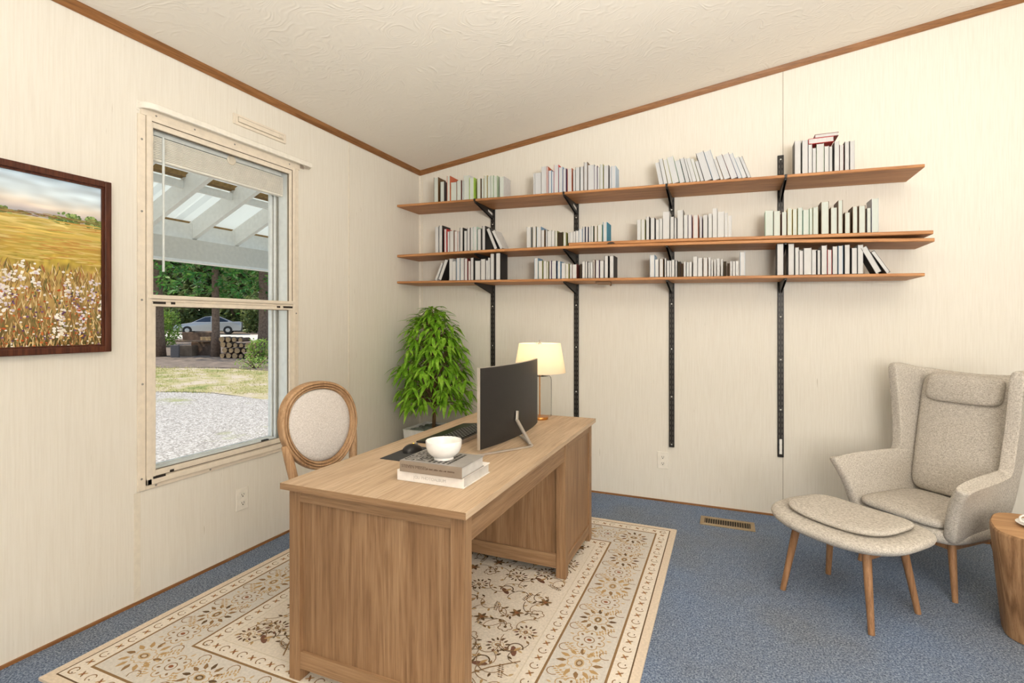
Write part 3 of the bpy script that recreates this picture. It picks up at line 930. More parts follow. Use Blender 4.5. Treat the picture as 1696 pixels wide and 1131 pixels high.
BOOKS = {
 'T1':[(-2.272,0.043,0.209,'bn'),(-2.21,0.037,0.171,'dk'),(-2.143,0.03,0.209,'or'),(-2.111,0.055,0.158,'tn'),(-2.052,0.041,0.165,'rb'),(-2.003,0.014,0.16,'gy'),(-1.987,0.049,0.203,'wh'),(-1.934,0.041,0.178,'yg'),(-1.87,0.035,0.167,'bn'),(-1.826,0.019,0.165,'gy'),(-1.802,0.028,0.184,'go'),(-1.772,0.027,0.179,'gy'),(-1.742,0.022,0.18,'gn'),(-1.719,0.03,0.176,'gn'),(-1.667,0.036,0.167,'wh')],
 'T2':[(-1.383,0.013,0.166,'wh'),(-1.369,0.051,0.17,'gy'),(-1.316,0.044,0.215,'wh'),(-1.271,0.013,0.206,'or'),(-1.257,0.024,0.177,'bl'),(-1.232,0.017,0.17,'bl'),(-1.214,0.037,0.214,'rd'),(-1.175,0.03,0.195,'bl'),(-1.143,0.024,0.182,'pu'),(-1.11,0.036,0.18,'or'),(-1.065,0.017,0.166,'gy'),(-1.047,0.033,0.183,'dg'),(-1.008,0.023,0.184,'gy'),(-0.983,0.028,0.215,'bn'),(-0.951,0.047,0.191,'gy'),(-0.903,0.022,0.179,'pu'),(-0.879,0.018,0.168,'gy'),(-0.86,0.024,0.185,'ol'),(-0.834,0.036,0.177,'dk'),(-0.791,0.015,0.164,'gy'),(-0.775,0.03,0.166,'pb')],
 'T3':[(-0.44,0.029,0.164,'gy',10.5),(-0.409,0.027,0.185,'dk',11.1),(-0.38,0.028,0.179,'yl',11.6),(-0.35,0.044,0.194,'gn',12.2),(-0.303,0.036,0.167,'tl',12.7),(-0.264,0.029,0.18,'bk',13.3),(-0.233,0.014,0.175,'gy',13.9),(-0.217,0.025,0.175,'gy',14.4),(-0.19,0.021,0.17,'ol',15.0),(-0.167,0.023,0.15,'dk',15.5),(-0.142,0.051,0.208,'bk',16.1),(-0.088,0.044,0.214,'bl',16.6),(-0.041,0.019,0.157,'tn',17.2),(-0.019,0.04,0.174,'dk',17.8),(0.024,0.041,0.181,'dr',18.3),(0.068,0.023,0.183,'bl',18.9),(0.093,0.027,0.153,'gy',19.4),(0.124,0.02,0.156,'dk',20.0)],
 'T4':[(0.394,0.036,0.216,'dk'),(0.437,0.032,0.216,'gy'),(0.471,0.02,0.184,'wh'),(0.493,0.022,0.161,'dk'),(0.516,0.041,0.184,'gn'),(0.559,0.023,0.164,'wh'),(0.583,0.02,0.161,'bk'),(0.612,0.026,0.189,'gy'),(0.64,0.022,0.165,'rb'),(0.666,0.024,0.18,'dk'),(0.695,0.025,0.184,'gy')],
 'M1':[(-2.257,0.029,0.218,'wh'),(-2.222,0.034,0.226,'bk'),(-2.171,0.023,0.196,'rd'),(-2.14,0.018,0.173,'wh'),(-2.12,0.041,0.178,'bn'),(-2.072,0.029,0.17,'pk'),(-2.042,0.012,0.167,'wh'),(-2.024,0.03,0.194,'bk'),(-1.982,0.023,0.168,'gy'),(-1.956,0.026,0.189,'dk'),(-1.922,0.022,0.191,'wh'),(-1.898,0.03,0.194,'mt'),(-1.862,0.031,0.174,'dk'),(-1.82,0.029,0.194,'bk'),(-1.714,0.03,0.183,'bk',-23.0),(-1.659,0.022,0.167,'wh',-27.0)],
 'M2':[(-1.435,0.034,0.163,'gy'),(-1.386,0.028,0.163,'yd'),(-1.355,0.036,0.16,'bl'),(-1.317,0.028,0.134,'bn'),(-1.282,0.013,0.134,'dk'),(-1.267,0.033,0.126,'gy'),(-1.233,0.025,0.123,'gy'),(-1.205,0.018,0.12,'ol'),(-1.185,0.039,0.109,'nb'),(-1.14,0.021,0.105,'ol')],
 'M3':[(-1.101,0.011,0.082,'wh'),(-1.089,0.023,0.085,'wh'),(-1.065,0.019,0.09,'gy'),(-1.044,0.022,0.093,'wh'),(-1.019,0.025,0.103,'pb'),(-0.993,0.019,0.119,'nv'),(-0.968,0.018,0.117,'nv'),(-0.943,0.015,0.117,'wh'),(-0.927,0.019,0.12,'dg'),(-0.901,0.02,0.12,'tn'),(-0.876,0.031,0.126,'gn'),(-0.839,0.03,0.144,'te')],
 'M4':[(-0.593,0.026,0.15,'wh'),(-0.565,0.027,0.149,'ol'),(-0.531,0.022,0.167,'dk'),(-0.501,0.031,0.156,'bk'),(-0.464,0.023,0.143,'gy'),(-0.44,0.021,0.15,'gy'),(-0.416,0.045,0.195,'gy'),(-0.366,0.023,0.158,'gy'),(-0.34,0.016,0.15,'dk'),(-0.32,0.04,0.2,'dk'),(-0.277,0.026,0.166,'gy'),(-0.249,0.024,0.165,'pu'),(-0.218,0.035,0.161,'or'),(-0.174,0.016,0.149,'pu'),(-0.152,0.029,0.16,'dg'),(-0.119,0.024,0.166,'gy'),(-0.092,0.029,0.201,'gy'),(-0.061,0.042,0.176,'gy'),(-0.017,0.02,0.166,'gy'),(0.005,0.022,0.146,'wh')],
 'M5':[(0.227,0.045,0.167,'mt'),(0.275,0.04,0.164,'bn'),(0.322,0.028,0.155,'rb'),(0.354,0.026,0.175,'yl'),(0.384,0.025,0.17,'go'),(0.413,0.025,0.176,'mt'),(0.442,0.032,0.161,'mt'),(0.477,0.017,0.169,'gn'),(0.496,0.03,0.175,'yd'),(0.54,0.043,0.204,'bn'),(0.592,0.036,0.167,'bn'),(0.631,0.026,0.208,'bn'),(0.667,0.029,0.132,'bn'),(0.707,0.027,0.165,'bn'),(0.74,0.035,0.169,'bn'),(0.783,0.019,0.154,'gy'),(0.806,0.035,0.208,'pg')],
 'B1':[(-2.264,0.018,0.156,'wh',24.0),(-2.231,0.033,0.18,'bk',22.0),(-2.125,0.029,0.184,'wh'),(-2.094,0.032,0.162,'gy'),(-2.056,0.031,0.186,'bl'),(-2.019,0.032,0.185,'gy'),(-1.983,0.027,0.179,'dr'),(-1.948,0.019,0.159,'pk'),(-1.927,0.029,0.185,'bk'),(-1.884,0.045,0.159,'gy'),(-1.834,0.042,0.172,'dk'),(-1.786,0.02,0.159,'gy'),(-1.765,0.015,0.179,'wh'),(-1.745,0.032,0.211,'dk'),(-1.698,0.04,0.214,'bk')],
 'B2':[(-1.373,0.029,0.164,'bl'),(-1.34,0.031,0.144,'ol'),(-1.299,0.024,0.141,'wh'),(-1.273,0.014,0.137,'ol'),(-1.25,0.016,0.14,'pu'),(-1.232,0.036,0.139,'nv'),(-1.185,0.023,0.133,'bl'),(-1.155,0.031,0.123,'wh'),(-1.121,0.023,0.115,'ol'),(-1.09,0.018,0.11,'gy'),(-1.069,0.034,0.109,'rb'),(-1.014,0.018,0.11,'np')],
 'B3':[(-0.993,0.02,0.127,'wh'),(-0.971,0.017,0.127,'dk'),(-0.949,0.014,0.121,'gy'),(-0.933,0.019,0.122,'gy'),(-0.912,0.014,0.137,'bn'),(-0.892,0.026,0.134,'pu'),(-0.861,0.027,0.131,'gy'),(-0.828,0.028,0.164,'bk'),(-0.791,0.032,0.163,'bk')],
 'B4':[(-0.503,0.031,0.16,'pb'),(-0.469,0.024,0.129,'gy'),(-0.44,0.027,0.131,'bn'),(-0.405,0.012,0.135,'dk'),(-0.389,0.017,0.118,'gy'),(-0.37,0.012,0.117,'gy'),(-0.356,0.018,0.123,'gy'),(-0.335,0.015,0.117,'bk'),(-0.318,0.018,0.109,'nk'),(-0.297,0.017,0.095,'nr'),(-0.277,0.014,0.107,'wh'),(-0.259,0.017,0.103,'gy'),(-0.241,0.016,0.106,'wh'),(-0.216,0.028,0.14,'gy'),(-0.186,0.029,0.131,'gy'),(-0.152,0.029,0.131,'bn'),(-0.118,0.014,0.134,'wh'),(-0.101,0.012,0.118,'gy'),(-0.082,0.012,0.118,'wh'),(-0.065,0.018,0.124,'gy'),(-0.041,0.014,0.118,'dk'),(-0.026,0.02,0.103,'nk'),(-0.003,0.018,0.089,'nr'),(0.017,0.012,0.103,'wh'),(0.032,0.017,0.102,'gy'),(0.051,0.017,0.103,'wh'),(0.077,0.03,0.161,'pb')],
 'B5':[(0.2945,0.039,0.21,'bk'),(0.359,0.034,0.209,'dk'),(0.398,0.021,0.179,'gy'),(0.421,0.021,0.157,'gy'),(0.446,0.042,0.172,'gy'),(0.491,0.023,0.159,'wh'),(0.519,0.019,0.157,'bk'),(0.544,0.028,0.185,'wh'),(0.575,0.023,0.157,'rd'),(0.603,0.025,0.177,'gy'),(0.633,0.025,0.18,'bl'),(0.666,0.028,0.184,'dk'),(0.701,0.031,0.163,'bk'),(0.735,0.028,0.181,'gy'),(0.828,0.034,0.179,'bk',26.0),(0.881,0.021,0.156,'dk',31.0)],
}
# shelf function, page kind, row phrase; groups that stand in one row are numbered together
ROWS = {'T1': (topT, 'mint', 'top shelf row left of the leftmost bracket', 0), 'T2': (topT, 'cool', 'top shelf row over the second upright', 0), 'T3': (topT, 'cool', 'leaning top shelf row', 0), 'T4': (topT, 'plain', 'rightmost top shelf row', 0),
        'M1': (topMl, 'plain', 'leftmost middle shelf row', 0), 'M2': (topMl, 'plain', 'middle shelf row over the second upright', 0), 'M3': (topMu, 'plain', 'middle shelf row over the second upright', 10),
        'M4': (topMu, 'plain', 'middle shelf row over the third upright', 0), 'M5': (topMu, 'mint', 'rightmost middle shelf row', 0), 'B1': (topB, 'plain', 'leftmost bottom shelf row', 0),
        'B2': (topB, 'plain', 'bottom shelf row over the second upright', 0), 'B3': (topB, 'plain', 'bottom shelf row over the second upright', 12), 'B4': (topB, 'plain', 'bottom shelf row over the third upright', 0), 'B5': (topB, 'plain', 'rightmost bottom shelf row', 0)}
ROWS['T1'] = (topT, 'mint', 'leftmost top shelf row', 0)
def make_book(w_, h, d, cov, pages, bt=0.0022):
    """front (fore-edge) faces -y, spine at the back; origin bottom-left-front"""
    w_ = max(w_, 0.009)
    m = MB()
    m.box(0, bt, 0, d, 0, h); m.box(w_-bt, w_, 0, d, 0, h); m.box(bt, w_-bt, d-bt, d, 0, h)
    root = m.build('book', CM[cov])
    MB().box(bt, w_-bt, 0.003, d-bt, 0.003, h-0.003).build('page_block', PG[pages], root)
    return root
rb = random.Random(3)
for g, L in BOOKS.items():
    f, pg, phrase, off = ROWS[g]
    for i, e in enumerate(L):
        x, w_, h, cv = e[:4]
        lean = e[4] if len(e) > 4 else 0.0
        dark = cv in ('nb', 'np', 'nk', 'nr')
        d = 0.118+rb.random()*0.03
        wide = 0.0021 if cv in ('bk', 'bn', 'or', 'te', 'yg') else 0.0012
        if g[0] == 'B' and not lean:
            h = min(h, topMl(x)-0.021-f(x)-0.003)
        o = make_book(w_-0.0012, h, d, cv, 'dark' if dark else pg, wide)
        z = max(f(x), f(x+w_))+0.0004
        a = math.radians(abs(lean))
        if g in ('T3', 'B5') or lean < 0:       # top leans to the left: stands on its lower left edge
            a = -a
        y = 3.705+rb.uniform(-0.004, 0.006)
        if a > 0:                               # leans to the right: stands on its lower right edge
            z += w_*math.sin(a)
        o.rotation_euler.y = a
        o.location = (x, y, z)
        n = i+1+off
        kind = 'leaning ' if (lean and g != 'T3') else ''
        tag(o, f"{kind}book with {CNAME[cv]} cover, {ORD[n]} from left in {phrase}", 'book', 'books in the '+phrase)
# two books lying flat across the tops of the rightmost upper row
zt = topT(0.5)+0.1868
for (x, w_, h, z, cv, lab, rz) in ((0.4715, 0.138, 0.033, zt, 'rd', 'lower red book of the two lying flat on the rightmost top row', 0.0), (0.506, 0.128, 0.022, zt+0.0334, 'dr', 'upper dark red book of the two lying flat on the rightmost top row', 0.0)):
    m = MB(); bt = 0.0022
    m.box(0, w_, 0, 0.125, 0, bt); m.box(0, w_, 0, 0.125, h-bt, h); m.box(0, bt, 0, 0.125, bt, h-bt)
    root = m.build('book', CM[cv], loc=(x, 3.706, z))
    MB().box(bt, w_-0.003, 0.003, 0.122, bt, h-bt).build('page_block', PG['plain'], root)
    tag(root, lab, 'book', 'books lying flat')

# ------------------------------------------------------------------ rug
def rug():
    R = random.Random(5)
    X0, X1, Y0, Y1 = -2.411, -0.304, 1.094, 3.488
    cx, cy = (X0+X1)/2, (Y0+Y1)/2
    hx, hy = (X1-X0)/2, (Y1-Y0)/2
    cols = {'cream': (226, 216, 202), 'edge': (220, 204, 184), 'blue': (209, 203, 194), 'dk': (104, 84, 62), 'br': (142, 113, 80), 'go': (182, 150, 106), 'tan': (196, 170, 132), 'pale': (212, 200, 180), 'rust': (148, 96, 66), 'wine': (122, 88, 72), 'field': (224, 213, 198)}
    mats = []; idx = {}
    for k, c_ in cols.items():
        idx[k] = len(mats)
        mats.append(plain('rug_'+k, S(*c_), 0.98, var=0.10, vscale=90, spec=0.05, bmp=0.5, bscale=420))
    mb = MB()
    th = 0.011
    mb.box(-hx, hx, -hy, hy, 0, th, idx['edge'])
    lay = [th]
    def poly(pts, c_):
        lay[0] += 1.2e-7
        z = lay[0]+0.00025
        mb.add([(x, y, z) for x, y in pts], [tuple(range(len(pts)))], idx[c_])
    def rect(d0, d1, c_):            # band between inset d0 and d1
        for (a, b_, c2, d_) in ((-hx+d0, hx-d0, -hy+d0, -hy+d1), (-hx+d0, hx-d0, hy-d1, hy-d0)):
            poly([(a, c2), (b_, c2), (b_, d_), (a, d_)], c_)
        for (a, b_) in ((-hx+d0, -hx+d1), (hx-d1, hx-d0)):
            poly([(a, -hy+d1), (b_, -hy+d1), (b_, hy-d1), (a, hy-d1)], c_)
    def ribbon(pts, w_, c_):
        for i in range(len(pts)-1):
            (xa, ya), (xb, yb) = pts[i], pts[i+1]
            dx, dy = xb-xa, yb-ya; L = math.hypot(dx, dy) or 1; nx, ny = -dy/L*w_/2, dx/L*w_/2
            poly([(xa+nx, ya+ny), (xa-nx, ya-ny), (xb-nx, yb-ny), (xb+nx, yb+ny)], c_)
    def ell(x, y, a, b_, rot, c_, n=10):
        poly([(x+a*math.cos(t)*math.cos(rot)-b_*math.sin(t)*math.sin(rot), y+a*math.cos(t)*math.sin(rot)+b_*math.sin(t)*math.cos(rot)) for t in [2*math.pi*k/n for k in range(n)]], c_)
    def leaf(x, y, L, w_, rot, c_):
        pts = [(0, 0), (L*.35, w_*.5), (L*.7, w_*.35), (L, 0), (L*.7, -w_*.35), (L*.35, -w_*.5)]
        poly([(x+px*math.cos(rot)-py*math.sin(rot), y+px*math.sin(rot)+py*math.cos(rot)) for px, py in pts], c_)
    def arc(x, y, r, a0, a1, w_, c_, n=7, k=0.0):
        ribbon([(x+(r+k*i/n)*math.cos(a0+(a1-a0)*i/n), y+(r+k*i/n)*math.sin(a0+(a1-a0)*i/n)) for i in range(n+1)], w_, c_)
    # bands
    rect(0.0365, 0.0425, 'dk'); rect(0.0425, 0.112, 'cream'); rect(0.112, 0.122, 'br')
    rect(0.122, 0.352, 'blue'); rect(0.352, 0.362, 'br'); rect(0.362, 0.432, 'cream'); rect(0.432, 0.437, 'pale')
    poly([(-hx+.437, -hy+.437), (hx-.437, -hy+.437), (hx-.437, hy-.437), (-hx+.437, hy-.437)], 'field')
    # guard bands: alternating hook and bud
    def guard(d, step):
        for side in range(4):
            L = (2*hx if side % 2 == 0 else 2*hy)-2*d
            n = int(L/step); n -= n % 2
            for k in range(n+1):
                t = -L/2+L*k/n
                if side == 0: x, y, r = t, -hy+d, 0.0
                elif side == 2: x, y, r = t, hy-d, 0.0
                elif side == 1: x, y, r = hx-d, t, math.pi/2
                else: x, y, r = -hx+d, t, math.pi/2
                if k % 2 == 0:
                    arc(x, y, 0.015, r+0.5, r+4.4, 0.0045, 'br', 8, 0.006)
                    ell(x+0.012*math.cos(r-1.2), y+0.012*math.sin(r-1.2), 0.005, 0.003, r, 'dk', 6)
                else:
                    for q in range(4):
                        leaf(x, y, 0.019, 0.009, r+q*math.pi/2+0.6, 'br' if q % 2 else 'go')
                    ell(x, y, 0.006, 0.006, 0, 'rust', 6)
    guard(0.078, 0.052)
    guard(0.397, 0.05)
    # flowers
    def rosette(x, y, s, rot, kind):
        a, b2, c2 = {0: ('go', 'br', 'tan'), 1: ('br', 'dk', 'go'), 2: ('tan', 'go', 'pale'), 3: ('dk', 'wine', 'go')}[kind]
        n = 12
        for k in range(n):
            t = rot+2*math.pi*k/n
            leaf(x+math.cos(t)*s*.52, y+math.sin(t)*s*.52, s*.46, s*.2, t+.25, a if k % 3 else b2)
        ell(x, y, s*.56, s*.42, rot, 'blue' if kind != 3 else 'field', 14)
        for k in range(9):
            t = rot+2*math.pi*k/9
            arc(x+math.cos(t)*s*.38, y+math.sin(t)*s*.30, s*.13, t-1.4, t+1.4, s*.045, c2, 5)
        ell(x, y, s*.27, s*.2, rot, c2, 12); ell(x, y, s*.2, s*.14, rot, b2, 10); ell(x, y, s*.12, s*.08, rot, 'pale', 8)
    def feather(x, y, s, rot, c_, c3):
        for k in range(7):
            u = (k-3)/3
            leaf(x+math.cos(rot)*u*s*.8, y+math.sin(rot)*u*s*.8, s*.42*(1-.35*abs(u)), s*.17, rot+1.2, c_ if k % 2 else c3)
            leaf(x+math.cos(rot)*u*s*.8, y+math.sin(rot)*u*s*.8, s*.36*(1-.35*abs(u)), s*.17, rot-1.9, c3 if k % 2 else c_)
    def outline_flower(x, y, s, rot):
        for k in range(7):
            t = rot+2*math.pi*k/7
            arc(x+math.cos(t)*s*.6, y+math.sin(t)*s*.6, s*.27, t-1.7, t+1.7, s*.05, 'go', 6)
            ell(x+math.cos(t)*s*.6, y+math.sin(t)*s*.6, s*.1, s*.07, t, 'br', 6)
        arc(x, y, s*.28, 0, 6.28, s*.05, 'br', 10); ell(x, y, s*.14, s*.11, 0, 'rust', 8)
        for k in range(7):
            t = rot+.45+2*math.pi*k/7
            leaf(x+math.cos(t)*s*.9, y+math.sin(t)*s*.9, s*.3, s*.13, t, 'tan')
    for side in range(4):
        L = (2*hx if side % 2 == 0 else 2*hy)-0.474
        n = int(round(L/0.16)); n += n % 2
        for k in range(n+1):
            t = -L/2+L*k/n
            if side == 0: x, y, r = t, -hy+.237, 0.0
            elif side == 2: x, y, r = t, hy-.237, 0.0
            elif side == 1: x, y, r = hx-.237, t, math.pi/2
            else: x, y, r = -hx+.237, t, math.pi/2
            if side in (1, 3) and k in (0, n): continue
            if k % 4 == 0: rosette(x, y, 0.098, r, 0)
            elif k % 4 == 2: rosette(x, y, 0.088, r, 1)
            else: outline_flower(x, y, 0.078, r)
            if k < n:
                u = 0.08
                mx_, my_ = x+u*math.cos(r), y+u*math.sin(r)
                for sg in (-1, 1):
                    feather(mx_-math.sin(r)*sg*.052, my_+math.cos(r)*sg*.052, 0.05, r+sg*.9, 'go', 'tan')
                    arc(mx_-math.sin(r)*sg*.085, my_+math.cos(r)*sg*.085, 0.02, r, r+4, 0.004, 'br', 6, .006)
    # field: dark scrolling vines with blossoms
    fx_, fy_ = hx-.455, hy-.455
    def vine(x, y, a, n, bend, depth=0):
        pts = [(x, y)]
        for i in range(n):
            a += bend*(1+0.35*math.sin(i*0.8))
            x += 0.021*math.cos(a); y += 0.021*math.sin(a)
            if abs(x) > fx_ or abs(y) > fy_: break
            pts.append((x, y))
            if i % 3 == 1:
                sg = 1 if i % 2 else -1
                leaf(x, y, 0.026, 0.012, a+sg*1.1, R.choice(['br', 'dk', 'go', 'tan']))
        ribbon(pts, 0.0034, R.choice(['br', 'br', 'dk']))
        return x, y
    placed = []
    step = 0.128
    nx, ny = int(2*fx_/step), int(2*fy_/step)
    for i in range(nx+1):
        for j in range(ny+1):
            x = -fx_+2*fx_*i/nx+R.uniform(-.028, .028); y = -fy_+2*fy_*j/ny+R.uniform(-.028, .028)
            if abs(x) > fx_-.05 or abs(y) > fy_-.05:
                x = max(-fx_+.05, min(fx_-.05, x)); y = max(-fy_+.05, min(fy_-.05, y))
            k = (i*2+j*3) % 5
            if k == 0: rosette(x, y, 0.054, R.uniform(0, 3), 3)
            elif k == 1:
                for q in range(6): leaf(x, y, .036, .018, q*1.047+.3, 'dk' if q % 2 else 'br')
                ell(x, y, .010, .010, 0, 'rust', 7)
            elif k == 2:
                ell(x, y, .034, .013, R.uniform(0, 3), 'wine', 9); arc(x, y+.02, .032, 0, 3.6, .006, 'dk', 7); leaf(x, y, .04, .016, 1, 'go')
            elif k == 3:
                for q in range(5): arc(x+.02*math.cos(q*1.257), y+.02*math.sin(q*1.257), .013, q*1.257-1.6, q*1.257+1.6, .004, 'br', 5)
                ell(x, y, .008, .008, 0, 'dk', 6)
            else: feather(x, y, .042, R.uniform(0, 3), 'dk', 'br')
            for q in range(2):
                vine(x, y, R.uniform(0, 6.28), R.randint(5, 9), R.choice([-.42, -.30, .30, .42]))
    for sx in (-1, 1):
        for sy in (-1, 1):     # corner spandrel lines
            ribbon([(sx*(fx_-.30), sy*fy_), (sx*(fx_-.24), sy*(fy_-.10)), (sx*(fx_-.10), sy*(fy_-.26)), (sx*fx_, sy*(fy_-.34))], .006, 'br')
    o = mb.build('rug', mats, loc=(cx, cy, 0.0008))
    return tag(o, 'cream floral bordered rug under the wooden desk on the blue carpet', 'rug')
rug()
RZ = 0.0132     # top of the rug

# ------------------------------------------------------------------ desk
desk = thing('desk', 'light oak pedestal desk standing on the floral rug', 'desk', (-1.15, 2.31, RZ))
DX, DY, DZ = -1.15, 2.31, RZ
def dbox(mb, x0, x1, y0, y1, z0, z1): return mb.box(x0-DX, x1-DX, y0-DY, y1-DY, z0-DZ, z1-DZ)
TX0, TX1, TY0, TY1 = -1.553, -0.763, 1.437, 3.172
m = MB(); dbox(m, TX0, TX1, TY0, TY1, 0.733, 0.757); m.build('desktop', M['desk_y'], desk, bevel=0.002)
LX0, LX1 = -1.532, -0.782
LEGS = [(LX0, 1.462), (LX1-0.052, 1.462), (LX0, 2.578), (LX1-0.052, 2.578), (LX0, 3.085), (LX1-0.052, 3.085)]
for x, y in LEGS:
    m = MB(); dbox(m, x, x+0.052, y, y+0.052, RZ, 0.733); m.build('leg', M['desk_z_shaded'], desk, bevel=0.0015)
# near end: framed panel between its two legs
m = MB(); dbox(m, LX0+.052, LX1-.052, 1.476, 1.488, 0.10, 0.70); m.build('end_panel', M['desk_z_shaded'], desk)
m = MB(); dbox(m, LX0+.052, LX1-.052, 1.464, 1.502, 0.686, 0.733); m.build('top_rail', M['desk_x_shaded'], desk, bevel=0.001)
m = MB(); dbox(m, LX0+.052, LX1-.052, 1.464, 1.502, 0.060, 0.123); m.build('bottom_rail', M['desk_x_shaded'], desk, bevel=0.001)
# kneehole rails on both long sides
m = MB(); dbox(m, LX1-.040, LX1-.004, 1.514, 2.578, 0.634, 0.733); m.build('side_rail', M['desk_y_shaded'], desk, bevel=0.001)
m = MB(); dbox(m, LX0+.004, LX0+.030, 1.514, 2.578, 0.634, 0.733); m.build('side_rail', M['desk_y_shaded'], desk, bevel=0.001)
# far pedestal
m = MB(); dbox(m, LX0+.052, LX1-.052, 2.596, 2.608, 0.07, 0.733); m.build('kneehole_panel', M['desk_z_shaded'], desk)
m = MB(); dbox(m, LX0+.052, LX1-.052, 2.582, 2.616, 0.062, 0.134); m.build('bottom_rail', M['desk_x_shaded'], desk, bevel=0.001)
m = MB(); dbox(m, LX1-.020, LX1-.010, 2.630, 3.085, 0.07, 0.733); m.build('side_panel', M['desk_z_shaded'], desk)
m = MB(); dbox(m, LX1-.038, LX1-.003, 2.630, 3.085, 0.684, 0.733); m.build('top_rail', M['desk_y_shaded'], desk, bevel=0.001)
m = MB(); dbox(m, LX1-.038, LX1-.003, 2.630, 3.085, 0.062, 0.118); m.build('bottom_rail', M['desk_y_shaded'], desk, bevel=0.001)
m = MB(); dbox(m, LX0+.052, LX1-.052, 3.110, 3.122, 0.07, 0.733); m.build('end_panel', M['desk_z_shaded'], desk)
for z0, z1 in ((0.07, 0.40), (0.405, 0.56), (0.565, 0.728)):
    m = MB(); dbox(m, LX0+.004, LX0+.022, 2.632, 3.083, z0, z1); d = m.build('drawer', M['desk_y_shaded'], desk, bevel=0.002)
    m = MB(); m.lathe([(0.004, 0.0), (0.005, 0.012), (0.013, 0.018), (0.013, 0.024), (0.0, 0.028)], (0, 0, 0), 16)
    m.v = [(LX0+.004-z-DX, 2.857+y-DY, (z0+z1)/2+x-DZ) for x, y, z in m.v]
    m.build('knob', M['brass'], d, smooth='auto')
m = MB(); dbox(m, TX0+.001, TX1-.001, TY0-.0008, TY0+.0012, 0.7335, 0.7565); m.build('edge_band', M['desk_x_shaded'], desk)
TOP = 0.7572

# ------------------------------------------------------------------ things on the desk
def stack_book(name, label, w_, d, h, loc, cover, spine, cat='book'):
    r_ = thing(name, label, cat, loc)
    bt = 0.003
    m = MB(); m.box(0, w_, 0, d, 0, bt); m.box(0, w_, 0, d, h-bt, h)
    m.build('cover', cover, r_, bevel=0.0008)
    m = MB(); m.box(0, w_, -0.001, 0.003, 0, h); m.build('spine', spine, r_, bevel=0.0015)
    MB().box(0.004, w_-0.004, 0.003, d-0.005, bt, h-bt).build('page_block', PG['plain'], r_)
    return r_
wb = stack_book('photo_book', 'white hardcover book at the bottom of the stack under the bowl', 0.288, 0.222, 0.040, (-1.168, 1.640, TOP), M['white_paper'], M['white_paper'])
R90 = Matrix.Rotation(math.pi/2, 4, 'X')
text_mesh('spine_lettering', 'JOLI PHOTOALBUM', 0.016, M['ink_grey'], wb, Matrix.Translation((0.145, -0.0012, 0.019)) @ R90)
gb = stack_book('fashion_book', 'grey hardcover book with black lettering lying under the white bowl', 0.266, 0.182, 0.042, (-1.144, 1.622, TOP+0.0403), M['grey_cover'], M['spine_brown'])
text_mesh('spine_lettering', 'STEVEN MEISEL', 0.0165, M['ink_brown'], gb, Matrix.Translation((0.064, -0.0012, 0.022)) @ R90)
m = MB(); rr = random.Random(2); x = 0.118
while x < 0.232:                                   # line of small spine type
    l = rr.uniform(0.003, 0.006)
    m.box(x, x+l, -0.0013, -0.0009, 0.0185, 0.0185+rr.uniform(0.0035, 0.0055)); x += l+0.0012+(0.004 if rr.random() < .2 else 0)
m.build('spine_small_type', M['ink_brown'], gb)
Zr = Matrix.Translation((0, 0, 0.0421))
text_mesh('cover_lettering', 'STEVEN', 0.060, M['ink'], gb, Matrix.Translation((0.030, 0.090, 0.0421)) @ Matrix.Rotation(math.pi/2, 4, 'Z') @ Matrix.Scale(0.72, 4, (1, 0, 0)))
text_mesh('cover_lettering', 'MEISEL', 0.060, M['ink'], gb, Matrix.Translation((0.078, 0.090, 0.0421)) @ Matrix.Rotation(math.pi/2, 4, 'Z') @ Matrix.Scale(0.78, 4, (1, 0, 0)))
m = MB()
for k in range(5):
    y = 0.018
    while y < 0.155:
        l = rr.uniform(0.006, 0.015); m.box(0.112+k*0.020, 0.112+k*0.020+0.010, y, y+l, 0.0420, 0.0423); y += l+0.005
m.build('cover_small_type', M['ink'], gb)
bowl = thing('bowl', 'white ceramic bowl standing on the stacked books on the desk', 'bowl', (-0.998, 1.700, TOP+0.0825))
BS = 0.87
prof = [(0.0, 0.004), (0.036, 0.004), (0.040, 0.0), (0.044, 0.002), (0.042, 0.012), (0.056, 0.020), (0.071, 0.038), (0.078, 0.062), (0.0795, 0.086), (0.0785, 0.0885), (0.0765, 0.086), (0.074, 0.062), (0.066, 0.040), (0.05, 0.024), (0.02, 0.016), (0.0, 0.015)]
MB().lathe([(r_*BS, z_*BS*0.93) for r_, z_ in prof], (0, 0, 0), 48).build('body', M['white_ceramic'], bowl, smooth='auto', angle=60)

pad = MB().box(-0.055, 0.055, -0.125, 0.125, 0, 0.003).build('mouse_pad', M['mat_black'], loc=(-1.362, 1.985, TOP), bevel=0.0012)
tag(pad, 'black mouse pad lying on the desk beside the stacked books', 'mouse pad')
mouse = thing('computer_mouse', 'black computer mouse with a small yellow light on the mouse pad', 'mouse', (-1.356, 2.022, TOP+0.0033), math.radians(-8))
rings = []
for i in range(13):
    u = i/12; y = -0.055+0.11*u
    wv = 0.033*(max(0.02, 1-(2*u-1)**4)**0.5)*(0.92+0.16*u if u < .5 else 1.0); hv = 0.034*math.sin(math.pi*(0.06+0.88*(u**0.8)))**0.75
    rings.append([(wv*math.cos(a), y, hv*max(0.0, math.sin(a))**0.8) for a in [math.pi*k/12 for k in range(13)]]+[(-wv*0.9, y, 0.0), (wv*0.9, y, 0.0)])
MB().loft(rings).build('body', M['black_plastic'], mouse, smooth='auto', angle=60)
m = MB(); m.lathe([(0.008, -0.003), (0.009, 0), (0.008, 0.003)], (0, 0, 0), 16); m.v = [(z, 0.028+x, 0.026+y) for x, y, z in m.v]; m.build('scroll_wheel', M['grey_alu'], mouse, smooth='auto')
